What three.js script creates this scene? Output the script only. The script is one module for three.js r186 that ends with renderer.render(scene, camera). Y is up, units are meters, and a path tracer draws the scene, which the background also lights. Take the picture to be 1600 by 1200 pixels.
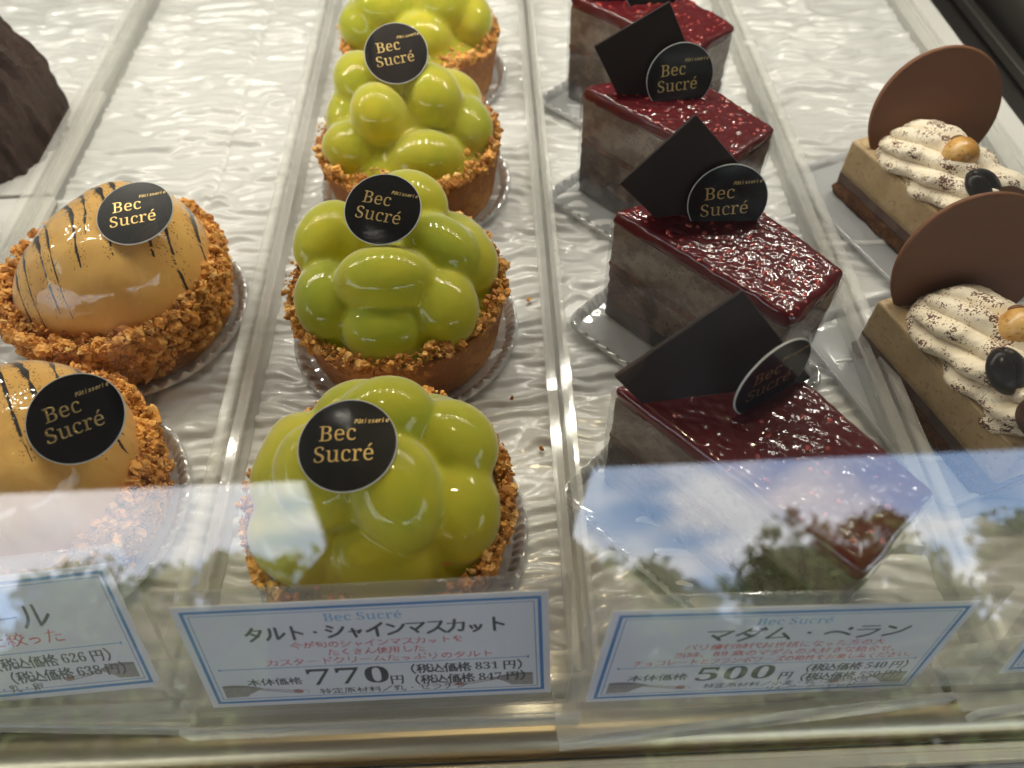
import * as THREE from 'three';
import { RoundedBoxGeometry } from 'three/addons/geometries/RoundedBoxGeometry.js';
import { mergeGeometries } from 'three/addons/utils/BufferGeometryUtils.js';
import { ImprovedNoise } from 'three/addons/math/ImprovedNoise.js';
import { RectAreaLightUniformsLib } from 'three/addons/lights/RectAreaLightUniformsLib.js';

// ---------------------------------------------------------------- camera, sky, sun, exposure
const scene = new THREE.Scene();
const camera = new THREE.PerspectiveCamera(55.1, 4 / 3, 0.01, 400);
camera.position.set(0.0433, 0.2317, 0);
camera.rotation.set(-0.93686, 0.00505, -0.04853, 'YXZ');
camera.focus = 0.25; camera.userData.fStop = 9.5;
camera.updateMatrixWorld(true);

const renderer = new THREE.WebGLRenderer({ antialias: true });
renderer.setSize(1024, 768);
renderer.toneMapping = THREE.LinearToneMapping;
renderer.toneMappingExposure = 2.4;
renderer.shadowMap.enabled = true;
RectAreaLightUniformsLib.init();

const perlin = new ImprovedNoise();
const noise = (x, y, z = 0) => perlin.noise(x, y, z);
const fbm = (x, y, z = 0, n = 4) => { let s = 0, a = 1, t = 0; for (let i = 0; i < n; i++) { s += a * noise(x, y, z + i * 7.3); t += a; a *= 0.5; x *= 2; y *= 2; z *= 2; } return s / t; };
const clamp = THREE.MathUtils.clamp, lerp = THREE.MathUtils.lerp, smooth = THREE.MathUtils.smoothstep;
const V = (x, y, z) => new THREE.Vector3(x, y, z);
let seedState = 7;
const reseed = (s) => { seedState = s; };
const rnd = () => { seedState = (seedState + 0x6d2b79f5) | 0; let t = Math.imul(seedState ^ (seedState >>> 15), 1 | seedState); t = (t + Math.imul(t ^ (t >>> 7), 61 | t)) ^ t; return ((t ^ (t >>> 14)) >>> 0) / 4294967296; };
const rr = (a, b) => a + (b - a) * rnd();

const SUN_DIR = V(0.35, 0.85, -0.62).normalize();
{
  const W = 1024, H = 512, data = new Float32Array(W * H * 4);
  for (let j = 0; j < H; j++) {
    const el = ((j + 0.5) / H - 0.5) * Math.PI, y = Math.sin(el), c = Math.cos(el), up = Math.max(0, y);
    for (let i = 0; i < W; i++) {
      const az = ((i + 0.5) / W - 0.5) * 2 * Math.PI, x = Math.cos(az) * c, z = Math.sin(az) * c;
      const k = 1 / (Math.abs(y) + 0.22);
      const d = fbm(x * k * 1.9 + 4.1, z * k * 1.9 + 1.3, 2.2, 5) + 0.25 * fbm(x * k * 6, z * k * 6, 9.1, 3);
      const cloud = smooth(d, -0.3, 0.12), shade = 0.86 + 0.25 * fbm(x * k * 4 + 9, z * k * 4, 5.5, 3);
      const g = Math.pow(1 - up, 3);
      const b = [lerp(0.55, 1.25, g), lerp(0.95, 1.65, g), lerp(1.7, 2.25, g)], w = [2.65 * shade, 2.67 * shade, 2.8 * shade];
      for (let q = 0; q < 3; q++) data[(j * W + i) * 4 + q] = lerp(b[q], w[q], cloud);
      data[(j * W + i) * 4 + 3] = 1;
    }
  }
  const sky = new THREE.DataTexture(data, W, H, THREE.RGBAFormat, THREE.FloatType);
  sky.mapping = THREE.EquirectangularReflectionMapping; sky.magFilter = THREE.LinearFilter; sky.needsUpdate = true;
  scene.background = sky; scene.environment = sky;
}
const sun = new THREE.DirectionalLight(new THREE.Color().setRGB(1, 0.95, 0.86), 4.5);
sun.name = 'sun'; sun.position.copy(SUN_DIR.clone().multiplyScalar(40)); sun.castShadow = true;
Object.assign(sun.shadow.camera, { left: -30, right: 30, top: 30, bottom: -30, far: 120 });
scene.add(sun, sun.target);

// ---------------------------------------------------------------- helpers
const taken = new Map();
function numbered(name) { const n = taken.get(name) || 0; taken.set(name, n + 1); return n ? name + '_' + String(n).padStart(3, '0') : name; }
function thing(name, label, category, pos = [0, 0, 0], turn = 0, group) {
  const o = new THREE.Group(); o.name = numbered(name); scene.add(o);
  o.position.set(...pos); o.rotation.y = turn; o.userData = { label, category };
  if (group) o.userData.group = group;
  return o;
}
function part(name, geometry, material, parent) {
  const m = new THREE.Mesh(geometry, material); m.name = parent === scene ? numbered(name) : name;
  m.castShadow = m.receiveShadow = true; parent.add(m); return m;
}
function structure(name, geometry, material) { const m = part(name, geometry, material, scene); m.userData.kind = 'structure'; return m; }
function at(px, py, h) {   // the point at height h that the 1600 x 1200 photograph shows at that pixel
  const d = V((px - 800) / 1150, -(py - 600) / 1150, -1).applyQuaternion(camera.quaternion);
  return camera.position.clone().addScaledVector(d, (h - camera.position.y) / d.y);
}
const box = (w, h, d, x = 0, y = 0, z = 0) => new THREE.BoxGeometry(w, h, d).translate(x, y, z);
const rbox = (w, h, d, r, x = 0, y = 0, z = 0) => new RoundedBoxGeometry(w, h, d, 2, r).translate(x, y, z);
const rgb = (r, g, b) => new THREE.Color().setRGB(r, g, b);
function geom(pos, idx, opt = {}) {
  const g = new THREE.BufferGeometry();
  g.setAttribute('position', new THREE.Float32BufferAttribute(pos, 3));
  if (idx) g.setIndex(idx);
  if (opt.uv) g.setAttribute('uv', new THREE.Float32BufferAttribute(opt.uv, 2));
  if (opt.color) g.setAttribute('color', new THREE.Float32BufferAttribute(opt.color, 3));
  if (opt.normal) g.setAttribute('normal', new THREE.Float32BufferAttribute(opt.normal, 3)); else g.computeVertexNormals();
  return g;
}
// a grid of points f(i/nu, j/nv) -> [x, y, z, u, v]; wrapU closes it round
function grid(nu, nv, f, wrapU = false, colorOf) {
  const pos = [], uv = [], idx = [], col = [], n = nu + 1;
  for (let j = 0; j <= nv; j++) for (let i = 0; i <= nu; i++) {
    const p = f(i / nu, j / nv); pos.push(p[0], p[1], p[2]); uv.push(p[3] ?? i / nu, p[4] ?? j / nv);
    if (colorOf) col.push(...colorOf(i / nu, j / nv, p));
  }
  for (let j = 0; j < nv; j++) for (let i = 0; i < nu; i++) { const a = j * n + i; idx.push(a, a + 1, a + n, a + 1, a + n + 1, a + n); }
  const g = geom(pos, idx, { uv, color: colorOf ? col : undefined });
  if (wrapU) { const nr = g.attributes.normal; for (let j = 0; j <= nv; j++) { const a = j * n, b = a + nu, v = V(nr.getX(a) + nr.getX(b), nr.getY(a) + nr.getY(b), nr.getZ(a) + nr.getZ(b)).normalize(); nr.setXYZ(a, v.x, v.y, v.z); nr.setXYZ(b, v.x, v.y, v.z); } }
  return g;
}
// surface of f = 0 (f < 0 inside) on a grid of cells: indexed, with normals from the field
function surfaceNets(f, lo, hi, cell) {
  const n = [0, 1, 2].map((k) => Math.ceil((hi[k] - lo[k]) / cell) + 1), [nx, ny, nz] = n, F = new Float32Array(nx * ny * nz), id = (i, j, k) => i + nx * (j + ny * k);
  for (let k = 0; k < nz; k++) for (let j = 0; j < ny; j++) for (let i = 0; i < nx; i++) F[id(i, j, k)] = f(lo[0] + i * cell, lo[1] + j * cell, lo[2] + k * cell);
  const vert = new Int32Array(nx * ny * nz).fill(-1), pos = [], nor = [], idx = [];
  const E = [[0, 1], [2, 3], [4, 5], [6, 7], [0, 2], [1, 3], [4, 6], [5, 7], [0, 4], [1, 5], [2, 6], [3, 7]], e = cell * 0.35;
  for (let k = 0; k < nz - 1; k++) for (let j = 0; j < ny - 1; j++) for (let i = 0; i < nx - 1; i++) {
    const c = []; let m = 0;
    for (let q = 0; q < 8; q++) { c.push(F[id(i + (q & 1), j + ((q >> 1) & 1), k + (q >> 2))]); if (c[q] < 0) m++; }
    if (m === 0 || m === 8) continue;
    let x = 0, y = 0, z = 0, t = 0;
    for (const [a, b] of E) if ((c[a] < 0) !== (c[b] < 0)) {
      const s = c[a] / (c[a] - c[b]); t++;
      x += lerp(a & 1, b & 1, s); y += lerp((a >> 1) & 1, (b >> 1) & 1, s); z += lerp(a >> 2, b >> 2, s);
    }
    x = lo[0] + (i + x / t) * cell; y = lo[1] + (j + y / t) * cell; z = lo[2] + (k + z / t) * cell;
    let gx, gy, gz, l;
    for (let pass = 0; pass < 2; pass++) {
      gx = f(x + e, y, z) - f(x - e, y, z); gy = f(x, y + e, z) - f(x, y - e, z); gz = f(x, y, z + e) - f(x, y, z - e); l = Math.hypot(gx, gy, gz) || 1;
      if (!pass) { const d = clamp(f(x, y, z) * 2 * e / l, -cell, cell); x -= gx / l * d; y -= gy / l * d; z -= gz / l * d; }
    }
    vert[id(i, j, k)] = pos.length / 3; pos.push(x, y, z); nor.push(gx / l, gy / l, gz / l);
  }
  const S = [1, nx, nx * ny];
  for (let k = 1; k < nz - 1; k++) for (let j = 1; j < ny - 1; j++) for (let i = 1; i < nx - 1; i++) {
    const a = id(i, j, k);
    for (let q = 0; q < 3; q++) {
      const s0 = F[a] < 0, s1 = F[a + S[q]] < 0; if (s0 === s1) continue;
      const u = S[(q + 1) % 3], v = S[(q + 2) % 3], A = vert[a], B = vert[a - u], C = vert[a - u - v], D = vert[a - v];
      if (A < 0 || B < 0 || C < 0 || D < 0) continue;
      if (s0) idx.push(A, B, C, A, C, D); else idx.push(A, C, B, A, D, C);
    }
  }
  return { pos, nor, idx };
}
const smin = (a, b, k) => { const h = Math.max(k - Math.abs(a - b), 0) / k; return Math.min(a, b) - h * h * k * 0.25; };
// tileable value noise for textures
function tileNoise(seed) {
  const lat = new Float32Array(65536); reseed(seed); for (let i = 0; i < 65536; i++) lat[i] = rnd();
  const g = (x, y, p, q, o) => lat[((((y % q) + q) % q) * 251 + (((x % p) + p) % p) * 7 + o * 5003) & 65535];
  return (u, v, p, q = p, oct = 1) => {
    let s = 0, a = 1, t = 0;
    for (let o = 0; o < oct; o++) {
      const X = u * p, Y = v * q, x = Math.floor(X), y = Math.floor(Y), fx = X - x, fy = Y - y, sx = fx * fx * (3 - 2 * fx), sy = fy * fy * (3 - 2 * fy);
      s += a * lerp(lerp(g(x, y, p, q, o), g(x + 1, y, p, q, o), sx), lerp(g(x, y + 1, p, q, o), g(x + 1, y + 1, p, q, o), sx), sy);
      t += a; a *= 0.55; p *= 2; q *= 2;
    }
    return s / t;
  };
}
function dataTex(size, f, srgb = true) {   // f(u, v) -> [r, g, b] in 0..1 (sRGB when srgb)
  const d = new Uint8Array(size * size * 4);
  for (let j = 0; j < size; j++) for (let i = 0; i < size; i++) { const c = f((i + 0.5) / size, (j + 0.5) / size); for (let k = 0; k < 3; k++) d[(j * size + i) * 4 + k] = clamp(c[k], 0, 1) * 255; d[(j * size + i) * 4 + 3] = 255; }
  const t = new THREE.DataTexture(d, size, size); t.wrapS = t.wrapT = THREE.RepeatWrapping; t.magFilter = THREE.LinearFilter; if (srgb) t.colorSpace = THREE.SRGBColorSpace; t.needsUpdate = true; return t;
}
const mixc = (a, b, t) => [lerp(a[0], b[0], t), lerp(a[1], b[1], t), lerp(a[2], b[2], t)];
const std = (o) => new THREE.MeshStandardMaterial(o), phy = (o) => new THREE.MeshPhysicalMaterial(o);
const clearSheet = (o = {}) => phy({ color: 0xffffff, transmission: 1, thickness: 0, roughness: 0.02, ior: 1.5, side: THREE.DoubleSide, ...o });

// ---------------------------------------------------------------- materials
const tn = tileNoise(11), tn2 = tileNoise(23);
const bumpFine = dataTex(512, (u, v) => { const a = 0.55 * tn(u, v, 24, 24, 4) + 0.45 * tn2(u, v, 90, 90, 2); return [a, a, a]; }, false);
const M = {
  crust: std({ map: dataTex(512, (u, v) => { const a = tn(u, v, 6, 6, 5), b = tn2(u, v, 60, 60, 2); return mixc(mixc([0.6, 0.38, 0.17], [0.83, 0.6, 0.32], smooth(a, 0.3, 0.7)), [0.5, 0.3, 0.13], smooth(b, 0.62, 0.85) * 0.6); }), bumpMap: bumpFine, bumpScale: 0.0012, roughness: 0.8 }),
  crumb: std({ color: 0xffffff, vertexColors: true, roughness: 0.75 }),
  custard: std({ color: rgb(0.78, 0.62, 0.27), roughness: 0.35 }),
  grape: phy({ color: 0xffffff, vertexColors: true, roughness: 0.9, transmission: 0.45, thickness: 0, clearcoat: 1, clearcoatRoughness: 0.04, side: THREE.DoubleSide }),
  dish: phy({ color: rgb(0.74, 0.75, 0.76), transmission: 0.5, thickness: 0, roughness: 0.1, ior: 1.8, metalness: 0.55, side: THREE.DoubleSide }),
  barTray: phy({ color: rgb(0.62, 0.63, 0.65), transmission: 0.45, thickness: 0, roughness: 0.1, ior: 1.5, side: THREE.DoubleSide }),
  acrylic: phy({ color: rgb(0.95, 0.95, 0.93), transmission: 0.78, thickness: 0, roughness: 0.09, ior: 1.5, side: THREE.DoubleSide }),
  film: clearSheet({ roughness: 0.05, ior: 1.6, color: rgb(0.93, 0.94, 0.95) }),
  glass: clearSheet({ roughness: 0.0, ior: 1.52, color: rgb(0.97, 0.985, 0.98) }),
  steel: std({ color: rgb(0.78, 0.66, 0.46), metalness: 1, roughness: 0.4, bumpMap: dataTex(256, (u, v) => { const a = tn(u, v, 3, 128, 1); return [a, a, a]; }, false), bumpScale: 0.0002 }),  // golden tint in the steel colour stands in for warm reflected light
  steelDark: std({ color: rgb(0.2, 0.19, 0.18), metalness: 1, roughness: 0.4 }),
  white: std({ color: rgb(0.72, 0.71, 0.68), roughness: 0.5 }),
  greyPanel: std({ color: rgb(0.12, 0.115, 0.11), roughness: 0.55 }),
  darkPlastic: std({ color: rgb(0.035, 0.034, 0.033), roughness: 0.45 }),
  mat: phy({ color: rgb(0.61, 0.61, 0.595), roughness: 0.42, clearcoat: 0.7, clearcoatRoughness: 0.16 }),
  darkChoc: phy({ color: rgb(0.018, 0.009, 0.007), roughness: 0.5, specularIntensity: 0.6, bumpMap: bumpFine, bumpScale: 0.00006 }),
  milkChoc: phy({ color: rgb(0.2, 0.085, 0.042), roughness: 0.5, specularIntensity: 0.6, bumpMap: bumpFine, bumpScale: 0.00008 }),
};

// ---------------------------------------------------------------- the showcase
const FLOOR = -0.75;
{
  const ground = structure('ground', new THREE.PlaneGeometry(300, 300).rotateX(-Math.PI / 2).translate(0, FLOOR, 0), std({ color: rgb(0.22, 0.21, 0.19), roughness: 0.9 }));
  ground.userData.label = 'pale paving outside the shop';
  structure('shop_ceiling', box(9, 0.25, 8.15, 0, 1.62, -0.225), std({ color: rgb(0.04, 0.034, 0.03), roughness: 0.8 }));
  structure('shop_wall', box(9, 2.5, 0.2, 0, 0.24, -3.4), std({ color: rgb(0.3, 0.27, 0.23), roughness: 0.8 }));
  const base = thing('showcase_body', 'pale showcase counter body under the cake trays', 'counter');
  part('plinth', box(2.0, 0.7, 0.66, 0, -0.4, -0.295), std({ color: rgb(0.3, 0.28, 0.25), roughness: 0.6 }), base);
  part('shelf_board', box(2.0, 0.02, 0.6, 0, -0.02, -0.355), M.white, base);
  part('back_panel', box(2.0, 0.32, 0.02, 0, 0.151, -0.665), M.greyPanel, base);
  part('top_board', box(2.0, 0.02, 0.44, 0, 0.322, -0.445), M.greyPanel, base);
  part('side_panel', box(0.02, 0.34, 0.66, -1.02, 0.14, -0.33), M.white, base);
}
const N_EL = 40 * Math.PI / 180, GLASS_D = V(0, Math.cos(N_EL), -Math.sin(N_EL));   // up the pane
{
  const L = 0.42, foot = V(0, -0.02, 0.032);
  const g = box(2.0, L, 0.005);
  const o = part('front_glass', g, M.glass, scene);
  o.position.copy(foot.clone().addScaledVector(GLASS_D, L / 2)); o.rotation.x = -N_EL;
  o.userData = { label: 'slanted front glass of the showcase mirroring sky and trees', category: 'glass' };
}
{ // rails along the front of the shelf
  const a = thing('front_rail', 'rounded steel rail just below the price cards', 'rail');
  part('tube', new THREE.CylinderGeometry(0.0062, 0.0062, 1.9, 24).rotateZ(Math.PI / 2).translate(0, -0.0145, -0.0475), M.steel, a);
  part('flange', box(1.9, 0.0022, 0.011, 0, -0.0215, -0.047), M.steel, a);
  const b = thing('front_rail', 'flat brushed steel strip nearest the bottom edge of the picture', 'rail');
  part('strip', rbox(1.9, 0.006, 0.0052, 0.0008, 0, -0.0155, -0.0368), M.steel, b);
  const c = thing('glass_channel', 'dark channel with a steel clip below the steel strip', 'channel');
  part('floor_strip', box(1.9, 0.002, 0.05, 0, -0.034, -0.010), M.steelDark, c);
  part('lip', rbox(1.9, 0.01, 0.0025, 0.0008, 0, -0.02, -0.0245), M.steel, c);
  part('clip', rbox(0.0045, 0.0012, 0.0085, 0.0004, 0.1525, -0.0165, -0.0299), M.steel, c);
}
{ // right end of the case
  const e = thing('case_end_frame', 'dark metal end frame at the right edge of the case', 'frame');
  part('sill', box(0.022, 0.004, 0.56, 0.2985, -0.003, -0.36), M.white, e);
  part('channel', box(0.03, 0.006, 0.62, 0.3255, -0.012, -0.35), M.steelDark, e);
  part('upright', box(0.006, 0.05, 0.62, 0.3435, 0.01, -0.35), M.steelDark, e);
  part('track', rbox(0.006, 0.006, 0.62, 0.001, 0.333, -0.004, -0.35), std({ color: rgb(0.34, 0.33, 0.31), metalness: 1, roughness: 0.35 }), e);
  part('end_panel', box(0.012, 0.33, 0.62, 0.3535, 0.145, -0.35), std({ color: rgb(0.09, 0.085, 0.08), roughness: 0.4 }), e);
}

// LED strips under the top board
function ledStrip(z, tilt, label) {
  const t = thing('led_strip_light', label, 'light', [0, 0.303, z]);
  part('housing', box(0.97, 0.006, 0.018, 0, 0.005, 0), std({ color: rgb(0.6, 0.6, 0.6), metalness: 1, roughness: 0.4 }), t);
  const lens = new THREE.SphereGeometry(0.0062, 20, 8, 0, 6.2832, Math.PI / 2, Math.PI / 2).scale(1, 0.25, 1).translate(0, 0.0022, 0);
  const glow = std({ color: 0xffffff, emissive: rgb(1, 0.91, 0.76), emissiveIntensity: 6 });
  const n = 16;
  for (let i = 0; i < n; i++) {
    const x = (i - (n - 1) / 2) * 0.06;
    const m = part('led_lens', lens, glow, t); m.position.x = x;
    const l = new THREE.RectAreaLight(rgb(1, 0.925, 0.8), 110, 0.011, 0.011);
    l.name = 'led_glow'; l.position.set(x, -0.0004, 0); l.rotation.x = -Math.PI / 2 + tilt; t.add(l);
  }
}
ledStrip(-0.345, 0.1, 'front one of two warm LED strips under the case top');
ledStrip(-0.395, 0.1, 'rear one of two warm LED strips under the case top');

{ // added warm lamp out of view, put in to warm the front rails
  const d = thing('added_warm_lamp', 'added unseen warm lamp over the case that brightens the front rails', 'light', [0.05, 1.495, -0.45]);
  part('ring', new THREE.TorusGeometry(0.05, 0.008, 10, 40).rotateX(Math.PI / 2), M.steel, d);
  part('added_lamp_lens', new THREE.CylinderGeometry(0.046, 0.046, 0.004, 40).translate(0, 0.004, 0), std({ color: 0xffffff, emissive: rgb(1, 0.78, 0.48), emissiveIntensity: 8 }), d);
  const l = new THREE.SpotLight(rgb(1, 0.78, 0.48), 0.7, 0, 0.55, 0.5, 2); l.name = 'added_warm_glow'; l.position.set(0, -0.012, 0); l.target.position.set(0, -1.5, 0.4); l.castShadow = true; l.shadow.radius = 2.2; d.add(l, l.target);
}

// ---------------------------------------------------------------- trays with a rippled white floor
function rippleFloor(x0, x1, z0, z1, seed, seam) {
  const cx = 0.034, cz = 0.0066, H = (i, j, k) => { const s = Math.sin(i * 127.1 + j * 311.7 + k * 74.7 + seed * 19.3) * 43758.5453; return s - Math.floor(s); };
  const height = (x, z) => {
    const X = x / cx + 0.8 * noise(x * 24, z * 50, seed), Z = z / cz + 1.3 * noise(x * 22, z * 17, seed + 4) + 0.45 * noise(x * 90, z * 70, seed);
    const J = Math.floor(Z); let f1 = 9, f2 = 9, hid = 0;
    for (let j = J - 1; j <= J + 1; j++) { const off = (j & 1) * 0.5, I = Math.floor(X - off); for (let i = I - 1; i <= I + 1; i++) { const dx = X - off - (i + 0.5 + 0.7 * (H(i, j, 1) - 0.5)), dz = Z - (j + 0.5 + 0.6 * (H(i, j, 2) - 0.5)), d = Math.hypot(dx * 0.9, dz); if (d < f1) { f2 = f1; f1 = d; hid = H(i, j, 3); } else if (d < f2) f2 = d; } }
    const e = smooth(f2 - f1, 0, 0.62);
    let h = 0.0019 * e * (0.45 + 1.0 * hid) + 0.00035 * noise(x * 140, z * 420, seed) + 0.0006 * (hid - 0.5) * smooth(f2 - f1, 0, 0.2);
    if (seam !== undefined) { const d = Math.abs(x - seam(z)); h -= 0.0016 * Math.exp(-((d / 0.0011) ** 2)); }
    return h - 0.0016;
  };
  const nu = Math.round((x1 - x0) / 0.0016), nv = Math.round((z1 - z0) / 0.0009);
  return grid(nu, nv, (u, v) => { const x = lerp(x0, x1, u), z = lerp(z1, z0, v); return [x, height(x, z), z, x, z]; });
}
const trayLabels = [
  'clear tray at the left edge holding the dark chocolate cakes', 'clear tray holding the two pear tarts', 'clear tray holding the row of green grape tarts',
  'clear tray holding the red-topped layer cakes', 'clear tray at the right holding the coffee cream bars'];
for (let k = 0; k < 5; k++) {
  const cx = (k - 2) * 0.12, t = thing('display_tray', trayLabels[k], 'tray', [0, 0, 0], 0, 'clear trays side by side');
  const x0 = cx - 0.0592, x1 = cx + 0.0592, z0 = -0.6, z1 = -0.058;
  const x1b = k === 4 ? cx + 0.046 : x1;
  part('rippled_floor', rippleFloor(x0 + 0.0032, x1b - 0.0032, z0, z1, k + 1, k === 1 ? (z) => -0.1005 + 0.012 * (z + 0.3) : undefined), M.mat, t);
  for (const s of [-1, 1]) {
    const xe = s < 0 ? x0 : x1b, P = new THREE.Shape();
    const pts = [[0, 0], [0, 0.0125], [0.0032, 0.0132], [0.0032, 0.0118], [0.0016, 0.0112], [0.0024, 0]];
    pts.forEach(([a, b], i) => P[i ? 'lineTo' : 'moveTo'](-s * a, b)); P.closePath();
    const g = new THREE.ExtrudeGeometry(P, { depth: z1 - z0 - 0.001, bevelEnabled: true, bevelSize: 0.0003, bevelThickness: 0.0003, bevelSegments: 1, steps: 1 }).translate(xe + s * -0.0004, -0.0016, z0);
    part('side_wall', g, M.acrylic, t);
  }
  part('front_wall', rbox(x1b - x0 - 0.001, 0.009, 0.0018, 0.0006, (x0 + x1b) / 2, 0.001, z1 + 0.0022), M.acrylic, t);
}

// ---------------------------------------------------------------- dishes
// a dish bounded by outline(s) -> [x, z, nx, nz], s in 0..1; rim with flutes
function dishGeometry(outline, flutes, rimW, rise, steps, amp = 0.00085) {
  const prof = [[0, 0], [0.45, 0], [0.9, 0], [1, 0.0001], [1.12, 0.0004], [1.25, 0.0012], [1.4, 0.002], [1.55, 0.0026], [1.7, 0.003], [1.82, 0.003], [1.92, 0.0027], [2, 0.002]];
  return grid(steps, prof.length - 1, (u, v) => {
    const [t, y] = prof[Math.round(v * (prof.length - 1))], [x, z, nx, nz] = outline(u);
    const w = t > 1 ? Math.sin(Math.min(1, (t - 1) / 0.9) * Math.PI) : 0, wave = Math.sin(u * flutes * 2 * Math.PI), k = Math.min(t, 1), out = Math.max(t - 1, 0) * rimW + w * wave * amp * 0.5;
    return [x * k + nx * out, y * rise + w * amp * (wave * 0.9 + 0.3 * Math.sin(u * flutes * 4 * Math.PI)), z * k + nz * out];
  }, true);
}
const circle = (r) => (s) => { const a = s * 2 * Math.PI; return [r * Math.cos(a), r * Math.sin(a), Math.cos(a), Math.sin(a)]; };
function roundRect(w, d, r) {
  const segs = [], hx = w / 2 - r, hz = d / 2 - r, q = Math.PI / 2 * r, L = 4 * q + 4 * hx + 4 * hz;
  return (s) => {
    let p = s * L;
    for (let c = 0; c < 4; c++) {
      const line = c % 2 ? 2 * hx : 2 * hz, sx = [1, -1, -1, 1][c], sz = [1, 1, -1, -1][c];
      // straight side, then the corner
      if (p <= line) { const t = p / line; return c === 0 ? [w / 2, -hz + 2 * hz * t, 1, 0] : c === 1 ? [hx - 2 * hx * t, d / 2, 0, 1] : c === 2 ? [-w / 2, hz - 2 * hz * t, -1, 0] : [-hx + 2 * hx * t, -d / 2, 0, -1]; }
      p -= line;
      if (p <= q) { const a = c * Math.PI / 2 + p / q * Math.PI / 2; return [sx * hx + r * Math.cos(a), sz * hz + r * Math.sin(a), Math.cos(a), Math.sin(a)]; }
      p -= q;
    }
    return [w / 2, -hz, 1, 0];
  };
}
const roundDish = dishGeometry(circle(0.0405), 46, 0.0054, 1.3, 644, 0.0017);
const cakeDish = dishGeometry(roundRect(0.083, 0.0435, 0.004), 46, 0.0042, 1.4, 644, 0.0012);
const barDish = dishGeometry(roundRect(0.05, 0.083, 0.0025), 0, 0.004, 1.1, 160, 0);

// ---------------------------------------------------------------- crumbs
const crumbShapes = [], fineShapes = []; reseed(5);
for (let k = 0; k < 8; k++) {
  const g = new THREE.IcosahedronGeometry(1, 1), p = g.attributes.position, sx = rr(0.7, 1.3), sy = rr(0.45, 0.9), sz = rr(0.7, 1.2);
  for (let i = 0; i < p.count; i++) { const x = p.getX(i), y = p.getY(i), z = p.getZ(i), n = 1 + 0.75 * noise(x * 1.6 + k * 9, y * 1.6, z * 1.6) + 0.4 * noise(x * 4, y * 4 + k * 5, z * 4); p.setXYZ(i, x * n * sx, y * n * sy, z * n * sz); }
  g.computeVertexNormals(); crumbShapes.push(g);
  const f = new THREE.IcosahedronGeometry(1, 0), fp = f.attributes.position; for (let i = 0; i < fp.count; i++) { const n = 1 + 0.8 * noise(fp.getX(i) * 2 + k * 7, fp.getY(i) * 2, fp.getZ(i) * 2); fp.setXYZ(i, fp.getX(i) * n * sx, fp.getY(i) * n * sy, fp.getZ(i) * n * sz); } f.computeVertexNormals(); fineShapes.push(f);
}
const crumbTones = [[0.76, 0.38, 0.085], [0.66, 0.31, 0.065], [0.85, 0.5, 0.16], [0.5, 0.21, 0.045], [0.72, 0.35, 0.08]];
function crumbGeometry(spots) {   // spots: [x, y, z, size]
  const pos = [], nor = [], col = [], m = new THREE.Matrix4(), q = new THREE.Quaternion(), e = new THREE.Euler(), v = V(0, 0, 0), nm = new THREE.Matrix3();
  for (const [x, y, z, s] of spots) {
    const g = (s < 0.0007 ? fineShapes : crumbShapes)[Math.floor(rnd() * 8)], p = g.attributes.position, n = g.attributes.normal, c = crumbTones[Math.floor(rnd() * 5)], b = rr(0.7, 1.2);
    m.compose(V(x, y, z), q.setFromEuler(e.set(rr(0, 6.3), rr(0, 6.3), rr(0, 6.3))), V(s, s, s)); nm.getNormalMatrix(m);
    for (let i = 0; i < p.count; i++) { v.fromBufferAttribute(p, i).applyMatrix4(m); pos.push(v.x, v.y, v.z); v.fromBufferAttribute(n, i).applyMatrix3(nm).normalize(); nor.push(v.x, v.y, v.z); col.push(c[0] * b, c[1] * b, c[2] * b); }
  }
  return geom(pos, null, { normal: nor, color: col });
}

// ---------------------------------------------------------------- brand seal stickers
function sealTexture() {
  const c = document.createElement('canvas'); c.width = c.height = 512; const m = document.createElement('canvas'); m.width = m.height = 512;
  for (const [cv, back, ink] of [[c, '#0d0c0c', '#c9ad70'], [m, '#000000', '#ffffff']]) {
    const x = cv.getContext('2d'); x.fillStyle = back; x.fillRect(0, 0, 512, 512); x.fillStyle = ink; x.strokeStyle = ink; x.lineWidth = 2.5;
    x.font = '120px serif'; x.textAlign = 'left';
    x.fillText('Bec', 100, 230);
    x.fillText('Sucré', 78, 348);
    x.save(); x.transform(1, 0, -0.2, 1, 0, 0); x.font = 'bold 34px sans-serif'; [...'Pâtisserie'].forEach((ch, i) => x.fillText(ch, 312 + i * 18.5, 138)); x.restore();
  }
  const a = new THREE.CanvasTexture(c); a.colorSpace = THREE.SRGBColorSpace; const b = new THREE.CanvasTexture(m); return [a, b];
}
const [sealMap, sealMask] = sealTexture();
const sealFace = phy({ map: sealMap, metalnessMap: sealMask, metalness: 1, roughness: 0.28, specularIntensity: 0.35, clearcoat: 0.35, clearcoatRoughness: 0.06, bumpMap: sealMask, bumpScale: 0.00012 });
const sealEdge = std({ color: rgb(0.42, 0.41, 0.38), roughness: 0.4 });
const SEAL_R = 0.0136, sealBack = new THREE.CylinderGeometry(SEAL_R, SEAL_R, 0.0005, 64).rotateX(Math.PI / 2), sealFront = new THREE.CircleGeometry(SEAL_R - 0.0003, 64).translate(0, 0, 0.00032);
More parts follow.
